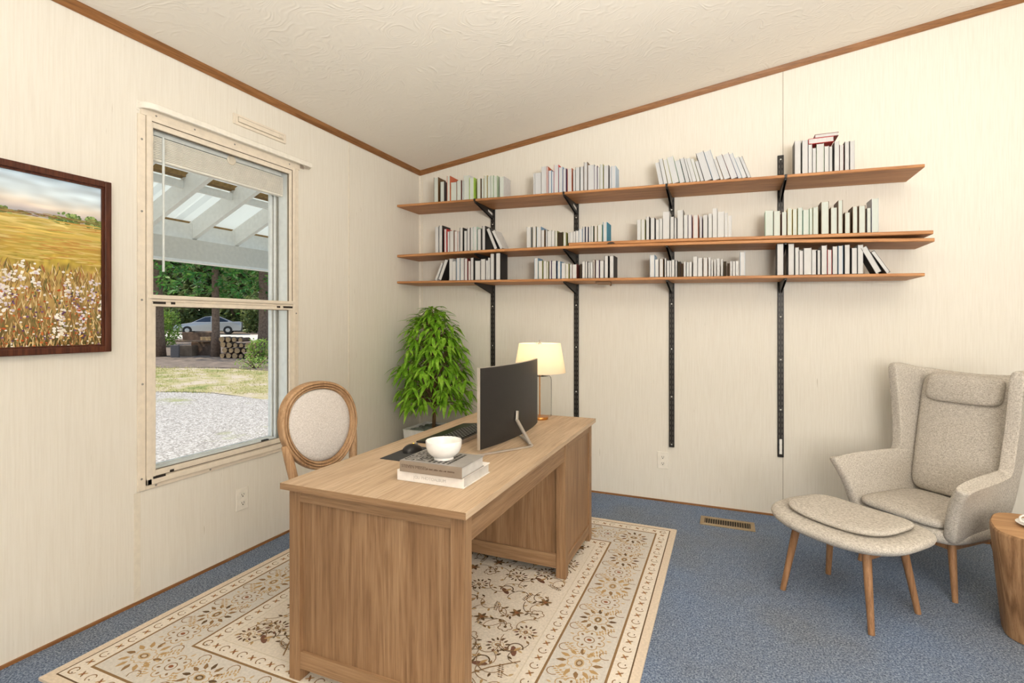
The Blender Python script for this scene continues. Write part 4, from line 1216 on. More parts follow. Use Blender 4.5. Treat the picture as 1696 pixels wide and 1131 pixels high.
mm, nt, bs, _ = new_mat('yellow_led'); bs.inputs['Base Color'].default_value = S(250, 220, 60); bs.inputs['Emission Color'].default_value = S(250, 215, 50); bs.inputs['Emission Strength'].default_value = 1.2
m = MB(); m.lathe([(0.003, 0.0), (0.002, 0.002), (0.0, 0.0025)], (0.0, 0.008, 0.0335), 10); m.build('indicator_light', mm, mouse)

# keyboard
kb = thing('keyboard', 'black computer keyboard with a wrist rest on the desk behind the monitor', 'keyboard', (-1.325, 2.43, TOP))
MB().prism([(-0.115, 0.001), (0.115, 0.001), (0.115, 0.022), (0.108, 0.024), (-0.02, 0.016), (-0.115, 0.008)], -0.25, 0.25, 'Y').build('base', M['black_plastic'], kb, bevel=0.002)
MB().box(0.1155, 0.117, -0.249, 0.249, 0.002, 0.021).build('edge_trim', M['silver'], kb)
k0 = None
for r_ in range(6):
    for c_ in range(17):
        x = 0.098-r_*0.0225; y = -0.236+c_*0.0278
        z = 0.0245-(0.108-x)*0.0625
        if k0 is None:
            k0 = MB().loft([[(-0.0095, -0.0122, 0), (0.0095, -0.0122, 0), (0.0095, 0.0122, 0), (-0.0095, 0.0122, 0)], [(-0.0075, -0.0098, 0.006), (0.0075, -0.0098, 0.006), (0.0075, 0.0098, 0.006), (-0.0075, 0.0098, 0.006)]]).build('key', M['key'], kb)
            kk = k0
            MB().box(-0.002, 0.003, -0.002, 0.002, 0.006, 0.0063).build('legend', M['sticker'], k0)
        else:
            if len(kb.children) > 98: continue
            kk = k0.copy(); col.objects.link(kk); kk.parent = kb
            lg = k0.children[0].copy(); col.objects.link(lg); lg.parent = kk
        kk.location = (x, y, z)

# monitor: seen from behind, gently curved, on a slim V stand
mon = thing('monitor', 'curved black monitor seen from behind on a silver V stand on the desk', 'monitor', (-1.0, 2.466, TOP))
MYC, HW = 2.464, 0.356
def mon_x(y): return -0.998-0.042*((y-MYC)/HW)**2+0.010*(y-MYC)/HW
n = 24
ys = [-HW+2*HW*i/n for i in range(n+1)]
def mon_ring(y, t0, t1, z0, z1):
    x = mon_x(MYC+y)+1.0
    return [(x+t0, y-0.002, z0), (x+t1, y-0.002, z0), (x+t1, y-0.002, z1), (x+t0, y-0.002, z1)]
Z0, Z1 = 0.774-TOP, 1.150-TOP
MB().loft([mon_ring(y, -0.004, 0.004, Z0+0.001, Z1-0.001) for y in ys]).build('back_shell', M['monitor_back'], mon, smooth='auto')
MB().loft([mon_ring(y, -0.0095, -0.0085, Z0+0.006, Z1-0.006) for y in ys]).build('screen', M['screen'], mon, smooth='auto')
m = MB()
m.loft([mon_ring(y, -0.0086, -0.004, Z0, Z1) for y in ys])
m.loft([mon_ring(y, -0.0085, 0.0045, Z0-0.0005, Z1+0.0005) for y in (-HW-0.0035, -HW)])
m.loft([mon_ring(y, -0.0085, 0.0045, Z0-0.0005, Z1+0.0005) for y in (HW, HW+0.0035)])
m.loft([mon_ring(y, -0.0085, 0.0045, Z1-0.001, Z1+0.0015) for y in ys])
m.build('bezel', M['silver'], mon, smooth='auto')
st = MB()
st.bar((0.010, -0.045, 0.152), (0.012, -0.055, 0.105), 0.024, 0.008, (1, 0, 0))
st.bar((0.012, -0.055, 0.108), (0.118, -0.138, 0.008), 0.024, 0.008, (1, 0, 1))
st.build('neck', M['silver'], mon, bevel=0.0015)
st = MB(); st.bar((0.128, -0.148, 0.005), (-0.045, -0.42, 0.005), 0.012, 0.008); st.build('foot', M['silver'], mon, bevel=0.0015)
st = MB(); st.bar((0.124, -0.132, 0.005), (-0.10, 0.16, 0.005), 0.012, 0.008); st.build('foot', M['silver'], mon, bevel=0.0015)

# table lamp
lamp = thing('table_lamp', 'lit table lamp with cream shade, glass cylinder and brass base on the desk', 'table lamp', (-1.083, 3.02, TOP))
MB().lathe([(0.0, 0.0), (0.053, 0.0), (0.054, 0.003), (0.054, 0.014), (0.052, 0.017), (0.0, 0.0175)], (0, 0, 0), 40).build('base', M['brass'], lamp, smooth='auto')
MB().lathe([(0.004, 0.0178), (0.004, 0.29)], (0, 0, 0), 12).build('rod', M['brass'], lamp, smooth='auto')
gp = [(0.071, 0.0178), (0.074, 0.024), (0.074, 0.245), (0.070, 0.262), (0.060, 0.272), (0.012, 0.275), (0.012, 0.2725), (0.059, 0.2695), (0.068, 0.260), (0.0715, 0.244), (0.0715, 0.024), (0.069, 0.0178)]
MB().lathe(gp, (0, 0, 0), 40, caps=False).build('glass_body', M['lamp_glass'], lamp, smooth='auto')
MB().lathe([(0.0, 0.2755), (0.014, 0.2755), (0.014, 0.292), (0.010, 0.298), (0.008, 0.34), (0.0, 0.34)], (0, 0, 0), 24).build('socket', M['brass'], lamp, smooth='auto')
MB().lathe([(0.162, 0.291), (0.130, 0.472), (0.1285, 0.472), (0.1605, 0.291), (0.162, 0.291)], (0, 0, 0), 48, caps=False).build('lamp_shade', M['shade'], lamp, smooth='auto', angle=60)
m = MB()
for k in range(3):
    a = 2*math.pi*k/3; m.bar((0, 0, 0.466), (0.1285*math.cos(a), 0.1285*math.sin(a), 0.468), 0.003, 0.003)
m.lathe([(0.012, 0.462), (0.012, 0.474), (0.003, 0.478), (0.006, 0.488), (0.0, 0.494)], (0, 0, 0), 14)
m.build('finial', M['silver'], lamp)
mm, nt, bs, _ = new_mat('bulb_glow'); bs.inputs['Base Color'].default_value = S(255, 235, 200); bs.inputs['Emission Color'].default_value = S(255, 220, 170); bs.inputs['Emission Strength'].default_value = 10.0
MB().lathe([(0.0, 0.340), (0.012, 0.345), (0.028, 0.375), (0.024, 0.40), (0.0, 0.412)], (0, 0, 0), 20).build('bulb', mm, lamp, smooth='auto')
L_ = add_light('lamp_bulb_light', 'POINT', (-1.083, 3.02, TOP+0.43), 1.8, S(255, 236, 206)[:3], shadow_soft_size=0.03)
L_.parent = None

# ------------------------------------------------------------------ round-backed chair behind the desk
ch = thing('dining_chair', 'oval backed oak dining chair with linen upholstery tucked behind the desk', 'chair', (-1.80, 1.888, 0.0132), math.radians(-7))
def oval(y, z):  # unit oval, wide at the top
    return y, z
def ov(k, n, s):
    a = 2*math.pi*k/n
    c_, s_ = math.cos(a), math.sin(a)
    p = 0.9
    y = 0.214*s*math.copysign(abs(c_)**p, c_); z = 0.203*s*math.copysign(abs(s_)**0.94, s_)
    y *= 1.0+0.07*s_-0.10*max(0, -s_)**1.5
    return y, z
ZC = 0.876-0.0132
def tilt(x, y, z):      # recline of the back
    return (x-0.16*(z-ZC)+0.02, y, z)
n = 64
prof = [(0.014, 1.0), (0.021, 0.985), (0.023, 0.965), (0.021, 0.945), (0.010, 0.934), (0.021, 0.922), (0.023, 0.905), (0.020, 0.886), (0.008, 0.875), (0.018, 0.862), (0.018, 0.845), (0.012, 0.828), (0.004, 0.815), (-0.012, 0.815), (-0.020, 0.84), (-0.022, 0.97), (-0.016, 1.0)]
rings = []
for k in range(n):
    rings.append([tilt(px, ov(k, n, s)[0], ZC+ov(k, n, s)[1]) for px, s in prof])
rings.append(rings[0])
MB().loft(rings, caps=False).build('back_frame', M['chair_wood'], ch, smooth='auto', angle=50)
padv = []
rg = []
for s, px in ((0.825, 0.002), (0.80, 0.010), (0.7, 0.016), (0.5, 0.021), (0.25, 0.023), (0.02, 0.0235)):
    rg.append([tilt(px, ov(k, n, s)[0], ZC+ov(k, n, s)[1]) for k in range(n)])
MB().loft(rg).build('back_pad', M['linen'], ch, smooth=True)
rg = []
for s, px in ((0.825, -0.014), (0.7, -0.020), (0.3, -0.023), (0.02, -0.0235)):
    rg.append([tilt(px, ov(k, n, s)[0], ZC+ov(k, n, s)[1]) for k in range(n)])
MB().loft(rg).build('rear_pad', M['linen'], ch, smooth=True)
for sg in (-1, 1):
    pts = [tilt(0, sg*0.196, ZC-0.06), tilt(0, sg*0.185, ZC-0.12), tilt(0.0, sg*0.172, ZC-0.20), tilt(0.005, sg*0.165, ZC-0.30), tilt(0.0, sg*0.165, 0.44), (0.09, sg*0.160, 0.30), (0.10, sg*0.160, 0.0)]
    MB().tube(pts, [0.017, 0.020, 0.020, 0.021, 0.023, 0.022, 0.014], 12).build('rear_leg', M['chair_wood'], ch, smooth=True)
def rounded_slab(mb, x0, x1, y0, y1, z0, z1, r, e=5, bulge=0.0, rows=5):
    cx_, cy_ = (x0+x1)/2, (y0+y1)/2; ax, ay = (x1-x0)/2, (y1-y0)/2
    rs = []
    N_ = 40
    hh = (z1-z0)/2
    seq = [(0.02, 1), (0.5, 1), (0.85, .96), (0.95, .8), (0.99, .5), (1.0, 0.0), (0.99, -.5), (0.95, -.8), (0.85, -1), (0.02, -1)]
    for s, v in seq:
        rs.append([(cx_+ax*s*math.copysign(abs(math.cos(a))**(2/e), math.cos(a)), cy_+ay*s*math.copysign(abs(math.sin(a))**(2/e), math.sin(a)), (z0+z1)/2+hh*v+(bulge*(1-s*s) if v > 0 else 0)) for a in [2*math.pi*k/N_ for k in range(N_)]])
    return mb.loft(rs)
m = MB(); rounded_slab(m, 0.09, 0.50, -0.200, 0.215, 0.44, 0.475+0.03, 0.03, 4.5, 0.02); m.build('seat_pad', M['linen'], ch, smooth='auto', angle=50)
m = MB(); m.box(0.09, 0.49, -0.195, -0.170, 0.375, 0.44); m.box(0.09, 0.49, 0.180, 0.205, 0.375, 0.44); m.box(0.465, 0.49, -0.17, 0.18, 0.375, 0.44); m.box(0.09, 0.115, -0.17, 0.18, 0.375, 0.44)
m.build('seat_rail', M['chair_wood'], ch, bevel=0.004)
for sg in (-1, 1):
    MB().lathe([(0.010, 0.0), (0.012, 0.04), (0.021, 0.32), (0.018, 0.34), (0.024, 0.352), (0.020, 0.372), (0.026, 0.376), (0.026, 0.44)], (0.46, 0.005+sg*0.17, 0), 16).build('front_leg', M['chair_wood'], ch, smooth='auto')

# ------------------------------------------------------------------ potted plant in the corner
pl = thing('potted_plant', 'bushy green indoor tree in a white square planter in the room corner', 'potted plant', (-2.271, 3.70, 0.0))
def square_ring(s, z, r=0.02):
    pts = []
    for cx_, cy_, a0_ in ((1, 1, 0), (-1, 1, 1), (-1, -1, 2), (1, -1, 3)):
        for q in range(4):
            a = math.pi/2*(a0_+q/3)
            pts.append((cx_*(s-r)+r*math.cos(a), cy_*(s-r)+r*math.sin(a), z))
    return pts
m = MB(); m.loft([square_ring(0.15, 0.0), square_ring(0.185, 0.475), square_ring(0.188, 0.485), square_ring(0.172, 0.485), square_ring(0.168, 0.445)])
m.build('planter', M['pot'], pl, smooth='auto')
m = MB(); R = random.Random(4)
for k in range(170):
    x, y = R.uniform(-.15, .15), R.uniform(-.15, .15); s = R.uniform(.012, .026)
    m.lathe([(0.0, -.6*s), (.8*s, -.3*s), (s, 0.0), (.7*s, .45*s), (0, .6*s)], (x, y, 0.46+R.uniform(0, .012)), 7)
    for i in range(len(m.v)-35, len(m.v)):
        px, py, pz = m.v[i]; m.v[i] = (px+(py-y)*R.uniform(.0, .5), py, pz)
tag(m.build('pebbles', M['pebble'], pl, smooth=False), kind='stuff')
R = random.Random(21)
m = MB(); m.tube([(0, 0, 0.44), (0.01, 0.004, 0.70), (-0.006, 0.0, 0.95), (0.004, 0.004, 1.2), (0, 0, 1.40)], [0.016, 0.014, 0.012, 0.009, 0.004], 8)
foliage = MB()
def plant_leaf(p, d, L, w_):
    """a bent lance-shaped leaf: starts along d, droops"""
    d = Vector(d).normalized(); p = Vector(p)
    side = d.cross(Vector((0, 0, 1)))
    if side.length < 0.05: side = Vector((1, 0, 0))
    side.normalize()
    rows = []
    pos = p.copy(); dirv = d.copy()
    ws = [0.12, 0.75, 1.0, 0.8, 0.42, 0.0]
    for i, q in enumerate(ws):
        up_ = side.cross(dirv).normalized()
        rows.append((pos-side*w_*q*0.5+up_*w_*0.13*q, pos.copy(), pos+side*w_*q*0.5+up_*w_*0.13*q))
        dirv = (dirv+Vector((0, 0, -0.20))).normalized(); pos = pos+dirv*(L/5)
    vs = [c_ for r_ in rows for c_ in r_]; fs = []
    for i in range(5):
        a = i*3
        fs += [(a, a+1, a+4, a+3), (a+1, a+2, a+5, a+4)]
    if min(c_.x for c_ in vs) < -0.345 or max(c_.y for c_ in vs) > 0.328:
        return                         # leaves do not grow through the walls
    foliage.add(vs, fs)
def env(z):                # crown radius by height
    u = (z-0.62)/(1.46-0.62)
    return 0.335*max(0.0, 1-max(0, u)**3.0)**0.62*(0.97 if u > 0.15 else 0.88+0.6*u)
for k in range(165):
    z = 0.66+0.80*((k+0.5)/165)**1.0
    a = k*2.399+R.uniform(-.3, .3)
    rr_ = env(z)*(R.uniform(0.45, 0.98) if k % 3 else R.uniform(0.78, 1.0))
    tip = Vector((rr_*math.cos(a), rr_*math.sin(a), z+R.uniform(-.02, .03)))
    st_ = Vector((0, 0, max(0.66, z-0.10-rr_*0.25)))
    mid_ = (st_+tip)/2+Vector((0, 0, 0.03))
    m.tube([st_, mid_, tip], [0.004, 0.003, 0.0018], 5, caps=False)
    out = Vector((math.cos(a), math.sin(a), 0))
    nl = R.randint(5, 8)
    for q in range(nl):
        b_ = a+R.uniform(-1.5, 1.5)
        el = R.uniform(-0.8, 0.35) if z < 1.3 else R.uniform(-0.3, 0.9)
        dv = Vector((math.cos(b_), math.sin(b_), el))
        pp = tip-(tip-mid_)*R.uniform(0, .55)
        plant_leaf(pp, dv, R.uniform(.115, .185), R.uniform(.025, .036))
m.build('trunk', M['plant_bark'], pl, smooth=True)
foliage.build('foliage', M['leaf'], pl, smooth=True)

# ------------------------------------------------------------------ wing armchair
TH = math.radians(-47)
arm = thing('armchair', 'greige upholstered wing armchair with wooden legs near the back wall', 'armchair', (1.005, 3.435, 0.0), TH)
# local: x to the sitter's left as seen from the front (viewer's right), -y towards the front
def shell():
    rows = [ # z, half width front, half width back, y of the tips, y of the back, flare at the tips
        (0.285, 0.225, 0.20, -0.235, 0.235, 0.00),
        (0.330, 0.245, 0.225, -0.262, 0.255, 0.00),
        (0.420, 0.256, 0.245, -0.278, 0.275, 0.005),
        (0.500, 0.262, 0.252, -0.300, 0.292, 0.026),
        (0.548, 0.266, 0.256, -0.315, 0.300, 0.048),
        (0.574, 0.270, 0.258, -0.318, 0.305, 0.060),
        (0.586, 0.270, 0.259, -0.308, 0.308, 0.058),
        (0.592, 0.266, 0.260, 0.110, 0.310, 0.008),
        (0.604, 0.264, 0.260, 0.140, 0.314, 0.006),
        (0.64, 0.265, 0.261, 0.150, 0.325, 0.006),
        (0.75, 0.270, 0.264, 0.162, 0.355, 0.008),
        (0.92, 0.280, 0.270, 0.165, 0.400, 0.012),
        (1.06, 0.288, 0.276, 0.158, 0.435, 0.016),
        (1.118, 0.291, 0.278, 0.165, 0.448, 0.018)]
    nu = 22
    mb = MB(); vs = []; fs = []
    for z, wf, wb_, yt, yb_, fl in rows:
        half = []
        depth = yb_-yt
        for k in range(nu+1):
            u = k/nu                      # 0 at the tip, 1 at the middle of the back
            if u < 0.62:
                q = u/0.62
                y = yt+(yb_-0.09-yt)*q
                x = wf+(wb_-wf)*q**1.2+fl*(1-q)**1.6
            else:
                q = (u-0.62)/0.38*math.pi/2
                c_ = 0.09
                x = (wb_-c_)+c_*math.cos(min(q*1.6, math.pi/2)) if q*1.6 < math.pi/2 else (wb_-c_)*(1-((q-math.pi/3.2)/(math.pi/2-math.pi/3.2)))
                y = (yb_-c_)+c_*math.sin(min(q*1.6, math.pi/2))
            half.append((x, y, z))
        row = half+[(-x, y, zz) for x, y, zz in reversed(half[:-1])]
        # back top is lower than the wings in the middle
        vs.append(row)
    nr = len(vs[0])
    flat = []
    for j, row in enumerate(vs):
        for i, (x, y, z) in enumerate(row):
            u = min(i, nr-1-i)/nu
            zz = z
            if j >= 12:
                zz -= 0.055*max(0, (u-0.2)/0.8)*(0.6 if j == 12 else 1)
            flat.append((x, y, zz))
    for j in range(len(vs)-1):
        for i in range(nr-1):
            fs.append((j*nr+i, j*nr+i+1, (j+1)*nr+i+1, (j+1)*nr+i))
    mb.add(flat, fs)
    o = mb.build('shell', M['tweed'], arm, smooth=True)
    s_ = o.modifiers.new('solid', 'SOLIDIFY'); s_.thickness = 0.058; s_.offset = -0.2
    b_ = o.modifiers.new('sub', 'SUBSURF'); b_.levels = 2; b_.render_levels = 2
    return o
shell()
m = MB(); rounded_slab(m, -0.262, 0.262, -0.262, 0.24, 0.268, 0.345, 0.05, 5); m.build('seat_base', M['tweed'], arm, smooth='auto', angle=50)
m = MB(); rounded_slab(m, -0.222, 0.222, -0.272, 0.215, 0.342, 0.388, 0.05, 5.5, 0.014); m.build('seat_cushion', M['tweed'], arm, smooth='auto', angle=50)
# back cushion: slab leaning with the back
def leaning_pad(name, x0, x1, z0, z1, y_at0, y_at1, th, e=7, taper=0.0, bulge=0.014, parent=arm):
    mb = MB()
    cx_, cz_ = (x0+x1)/2, (z0+z1)/2; ax, az = (x1-x0)/2, (z1-z0)/2
    N_ = 44; rs = []
    for s, v in [(0.02, 1), (0.5, 1), (0.86, .95), (0.95, .75), (0.99, .4), (1.0, 0.0), (0.99, -.5), (0.94, -.9), (0.85, -1), (0.02, -1)]:
        ring = []
        for k in range(N_):
            a = 2*math.pi*k/N_
            px = ax*s*math.copysign(abs(math.cos(a))**(2/e), math.cos(a)); pz = az*s*math.copysign(abs(math.sin(a))**(2/e), math.sin(a))
            px *= 1+taper*(pz/az)
            f_ = (pz+az)/(2*az)
            y = y_at0+(y_at1-y_at0)*f_-th/2*v-(bulge*(1-s*s) if v > 0 else 0)
            ring.append((cx_+px, y, cz_+pz))
        rs.append(ring)
    mb.loft(rs)
    return mb.build(name, M['tweed'], parent, smooth='auto', angle=50)
leaning_pad('back_cushion', -0.222, 0.222, 0.392, 1.065, 0.195, 0.365, 0.075, 9, 0.06)
leaning_pad('headrest_pillow', -0.185, 0.185, 0.905, 1.065, 0.278, 0.315, 0.052, 5, 0.0, 0.012)
def leg(parent, x, y, x2, y2, z, r0=0.019, r1=0.012):
    MB().tube([(x2, y2, 0.0), (x2+(x-x2)*.5, y2+(y-y2)*.5, z/2), (x, y, z)], [r1, (r0+r1)/2, r0], 14).build('leg', M['leg_wood'], parent, smooth='auto', angle=60)
for sx in (-1, 1):
    leg(arm, sx*0.20, -0.165, sx*0.235, -0.20, 0.272)
    leg(arm, sx*0.185, 0.185, sx*0.22, 0.235, 0.272)
m = MB(); m.box(-0.2, 0.2, -0.18, -0.155, 0.235, 0.268); m.box(-0.2, 0.2, 0.17, 0.195, 0.235, 0.268); m.box(0.185, 0.21, -0.155, 0.17, 0.235, 0.268); m.box(-0.21, -0.185, -0.155, 0.17, 0.235, 0.268)
m.build('leg_frame', M['leg_wood'], arm, bevel=0.004)

# ottoman
ot = thing('ottoman', 'greige upholstered footstool with four splayed wooden legs before the armchair', 'footstool', (0.54, 2.94, 0.0), math.radians(-41))
def pad_loft(name, ax, ay, z0, z1, e, sag, bulge):
    mb = MB(); N_ = 48; rs = []
    for s, v in [(0.02, 1), (0.3, 1), (0.6, 1), (0.85, .96), (0.95, .8), (0.99, .45), (1.0, 0.1), (0.985, -.3), (0.93, -.7), (0.80, -1), (0.02, -1)]:
        ring = []
        for k in range(N_):
            a = 2*math.pi*k/N_
            px = ax*s*math.copysign(abs(math.cos(a))**(2/e), math.cos(a)); py = ay*s*math.copysign(abs(math.sin(a))**(2/e), math.sin(a))
            z = (z0+z1)/2+(z1-z0)/2*v+(bulge*(1-s*s) if v > 0 else 0)+sag*(px/ax)**2
            ring.append((px, py, z))
        rs.append(ring)
    mb.loft(rs)
    return mb.build(name, M['tweed'], ot, smooth='auto', angle=60)
pad_loft('base_pad', 0.325, 0.262, 0.335, 0.395, 2.9, 0.022, 0.006)
pad_loft('cushion', 0.245, 0.185, 0.398, 0.430, 3.4, 0.016, 0.010)
for sx in (-1, 1):
    for sy in (-1, 1):
        leg(ot, sx*0.165, sy*0.14, sx*0.211, sy*0.185, 0.335, 0.019, 0.013)
m = MB(); m.bar((-0.165, -0.14, 0.315), (-0.165, 0.14, 0.315), 0.022, 0.034); m.bar((0.165, -0.14, 0.315), (0.165, 0.14, 0.315), 0.022, 0.034)
m.bar((-0.165, 0.0, 0.318), (0.165, 0.0, 0.318), 0.03, 0.02)
m.build('leg_rail', M['leg_wood'], ot, bevel=0.003)

# stump side table with cup and saucer
tb = thing('side_table', 'carved wooden stump side table at the right edge beside the armchair', 'side table', (1.302, 2.925, 0.0))
R = random.Random(9); N_ = 60; rs = []
def stump_r(a): return 1.0+0.035*math.cos(3*a+0.6)+0.03*math.cos(5*a+2.0)+0.012*math.cos(9*a)
for s, z in ((0.165, 0.0), (0.185, 0.004), (0.196, 0.12), (0.212, 0.30), (0.226, 0.448), (0.224, 0.457), (0.219, 0.460)):
    rs.append([(s*stump_r(a)*math.cos(a), s*stump_r(a)*math.sin(a), z) for a in [2*math.pi*k/N_ for k in range(N_)]])
MB().loft(rs, caps=False).build('trunk', M['stump'], tb, smooth='auto', angle=50)
tp = MB(); tp.loft([rs[-1], [(0.0005*math.cos(2*math.pi*k/N_), 0.0005*math.sin(2*math.pi*k/N_), 0.4605) for k in range(N_)]], caps=False)
tp.build('top', M['stump_top'], tb)
m = MB(); m.loft([rs[0], [(0.001*math.cos(2*math.pi*k/N_), 0.001*math.sin(2*math.pi*k/N_), 0.0005) for k in range(N_)]], caps=False); m.build('underside', M['stump_top'], tb)
sc_ = MB().lathe([(0.0, 0.002), (0.030, 0.0), (0.034, 0.002), (0.06, 0.008), (0.072, 0.014), (0.072, 0.016), (0.058, 0.0115), (0.034, 0.006), (0.0, 0.005)], (0, 0, 0), 40).build('saucer', M['white_ceramic'], loc=(1.252, 2.958, 0.4612), smooth='auto', angle=60)
tag(sc_, 'white saucer on the stump side table under the cup', 'saucer')
cu = thing('cup', 'white coffee cup with a loop handle on the saucer', 'cup', (1.252, 2.958, 0.4676))
MB().lathe([(0.0, 0.0), (0.020, 0.0), (0.024, 0.006), (0.034, 0.022), (0.038, 0.045), (0.0385, 0.050), (0.0365, 0.049), (0.032, 0.024), (0.02, 0.008), (0.0, 0.006)], (0, 0, 0), 36).build('body', M['white_ceramic'], cu, smooth='auto', angle=60)
hd = Vector((-0.95, 0.05, 0)).normalized()
MB().tube([hd*(0.036+0.024*math.sin(t))*1.0+Vector((0, 0, 0.026+0.016*math.cos(t))) for t in [math.pi*k/12 for k in range(13)]], 0.0042, 8).build('handle', M['white_ceramic'], cu, smooth=True)

# ------------------------------------------------------------------ outside: porch
NF = Vector((-math.sin(YAW), math.cos(YAW), 0)); RT = Vector((math.cos(YAW), math.sin(YAW), 0))
def ground_z(x): return -0.5+0.9*max(0.0, min(1.6, (-10.0-x)/29.0))
def spot(d, l):                  # d metres out along the camera's bearing, l metres to its right
    p = NF*d+RT*l
    return Vector((p.x, p.y, ground_z(p.x)))

porch = thing('porch_roof', 'white porch roof on open rafters with corrugated sheeting outside the window', 'porch roof', (-5.0, 3.5, 0.0))
PX, PY = -5.0, 3.5
SLP = 0.44
def rz(x): return 2.215+SLP*(x-PX)       # underside of the rafters
def pbox(mb, x0, x1, y0, y1, z0, z1): return mb.box(x0-PX, x1-PX, y0-PY, y1-PY, z0, z1)
m = MB(); pbox(m, -5.05, -5.0, -1.5, 8.5, 1.988, 2.202); m.build('beam', M['beam_paint'], porch)
m = MB(); pbox(m, -5.09, -4.98, -1.5, 8.5, 1.966, 1.988); m.build('beam_trim', M['white_paint'], porch)
y = 3.535-0.487*9
RAFT = []
while y < 8.3:
    m = MB()
    m.prism([(-5.35-PX, rz(-5.35)), (-2.86-PX, rz(-2.86)), (-2.86-PX, rz(-2.86)+0.185), (-5.35-PX, rz(-5.35)+0.185)], y-PY, y+0.046-PY, 'Y')
    m.build('rafter', M['white_paint'], porch)
    RAFT.append(y); y += 0.487
for x in (-5.12, -4.45, -3.75, -3.05):
    z = rz(x)+0.187
    m = MB(); pbox(m, x-0.045, x+0.045, -1.5, 8.5, z, z+0.045); m.build('purlin', M['purlin'], porch)
    if x > -5:
        for a, b_ in zip(RAFT, RAFT[1:]):
            m = MB(); pbox(m, x-0.02, x+0.018, a+0.047, b_-0.001, z-0.095, z-0.03); m.build('blocking', M['white_paint'], porch)
for a, b_ in zip(RAFT, RAFT[1:]):
    m = MB(); pbox(m, -5.045, -5.01, a+0.047, b_-0.001, 2.204, 2.36); m.build('bird_block', M['white_paint'], porch)
m = MB(); rings = []
ny = 200
top = []
for i in range(ny+1):
    y = -1.5+10.0*i/ny
    ph = (y % 0.23)/0.23
    zz = 0.026 if ph < 0.10 else (0.012 if 0.48 < ph < 0.56 else 0.0)
    top.append((y, zz))
vs = []; fs = []
for x in (-5.45, -2.80):
    for y, zz in top: vs.append((x-PX, y-PY, rz(x)+0.236+zz))
for i in range(ny): fs.append((i, i+1, ny+1+i+1, ny+1+i))
m.add(vs, fs); m.build('roof_sheet', M['roof_sheet'], porch)
for y in (-1.2, 8.2):
    m = MB(); pbox(m, -5.08, -4.98, y, y+0.1, -0.5, 1.966); m.build('post', M['white_paint'], porch)

# ------------------------------------------------------------------ outside: ground
def patch(name, mat, d0, d1, l0, l1, lift, nd=12, nl=30, wob=0.0, seed=0):
    mb = MB(); vs = []; fs = []
    for i in range(nd+1):
        for j in range(nl+1):
            l = l0+(l1-l0)*j/nl
            a = d0+wob*noise.noise((l*0.35, seed, 0.3)); b_ = d1+wob*noise.noise((l*0.45, seed+5, 0.7))
            p = NF*(a+(b_-a)*i/nd)+RT*l
            vs.append((p.x, p.y, ground_z(p.x)+lift))
    for i in range(nd):
        for j in range(nl):
            q = i*(nl+1)+j; fs.append((q, q+1, q+nl+2, q+nl+1))
    mb.add(vs, fs)
    return structure(mb.build(name, mat, smooth=True))
gm = MB(); vs = []; fs = []
gx = [-2.8-(90-2.8)*(i/40) for i in range(41)]; gy = [-30, 0, 30, 60, 100]
for x in gx:
    for y in gy: vs.append((x, y, ground_z(x)))
for i in range(40):
    for j in range(4):
        q = i*5+j; fs.append((q, q+1, q+6, q+5))
gm.add(vs, fs); structure(gm.build('ground', M['gravel'], smooth=True))
patch('ground_lawn', M['lawn'], 12.7, 18.6, -48, 12, 0.012, 8, 70, 0.9, 1)
patch('ground_dirt', M['dirt'], 18.2, 35.0, -60, 16, 0.022, 10, 70, 0.8, 3)
patch('ground_driveway', M['drive'], 34.6, 43.0, -70, 16, 0.034, 8, 40, 0.6, 8)
patch('ground_forest', M['dirt'], 42.5, 80.0, -90, 25, 0.046, 8, 30, 0.8, 12)
# grass blades on the lawn
R = random.Random(31); mb = MB()
for k in range(5200):
    d = R.uniform(12.9, 18.4); l = R.uniform(-0.75, -0.42)*d
    if noise.noise((l*0.5, d*0.8, 2.0)) < -0.12 and R.random() < .8: continue
    p = spot(d, l); h = R.uniform(.02, .07)*(1.5 if d > 17 and R.random() < .3 else 1); a = R.uniform(0, 6.28); w_ = .012
    dx, dy = math.cos(a)*w_, math.sin(a)*w_
    mb.add([(p.x-dx, p.y-dy, p.z), (p.x+dx, p.y+dy, p.z), (p.x+R.uniform(-.04, .04), p.y+R.uniform(-.04, .04), p.z+h)], [(0, 1, 2)])
o = mb.build('grass', M['grass']); tag(o, 'dry yellow green grass on the lawn strip outside the window', 'grass', kind='stuff')

# ------------------------------------------------------------------ outside: trees and shrubs
def crown_mesh(mb, R, h, z0, cr, nb, npt, size, droop=0.35):
    for k in range(nb):
        z = z0+(h-z0)*(k/nb)**0.9; a = k*2.399+R.uniform(-.4, .4)
        L = cr*max(.12, 1-((z-z0)/(h-z0)))**.8*R.uniform(.65, 1.05)
        for q in range(npt):
            f = (q+R.random())/npt
            rr = L*f; dz = -droop*L*f*f+R.uniform(-.2, .2)*size*3
            px = rr*math.cos(a)+R.uniform(-.3, .3)*L*.35*f; py = rr*math.sin(a)+R.uniform(-.3, .3)*L*.35*f; pz = z+dz
            for s in range(3):
                b_ = a+R.uniform(-1.3, 1.3); e = R.uniform(-1.0, .25)
                dv = Vector((math.cos(b_)*math.cos(e), math.sin(b_)*math.cos(e), math.sin(e)))
                sd = dv.cross(Vector((R.uniform(-1, 1), R.uniform(-1, 1), R.uniform(-1, 1)))).normalized()
                LL = size*R.uniform(.7, 1.5); w_ = LL*.16
                p = Vector((px, py, pz))
                mb.add([p, p+dv*LL*.45+sd*w_, p+dv*LL, p+dv*LL*.45-sd*w_], [(0, 1, 2, 3)])
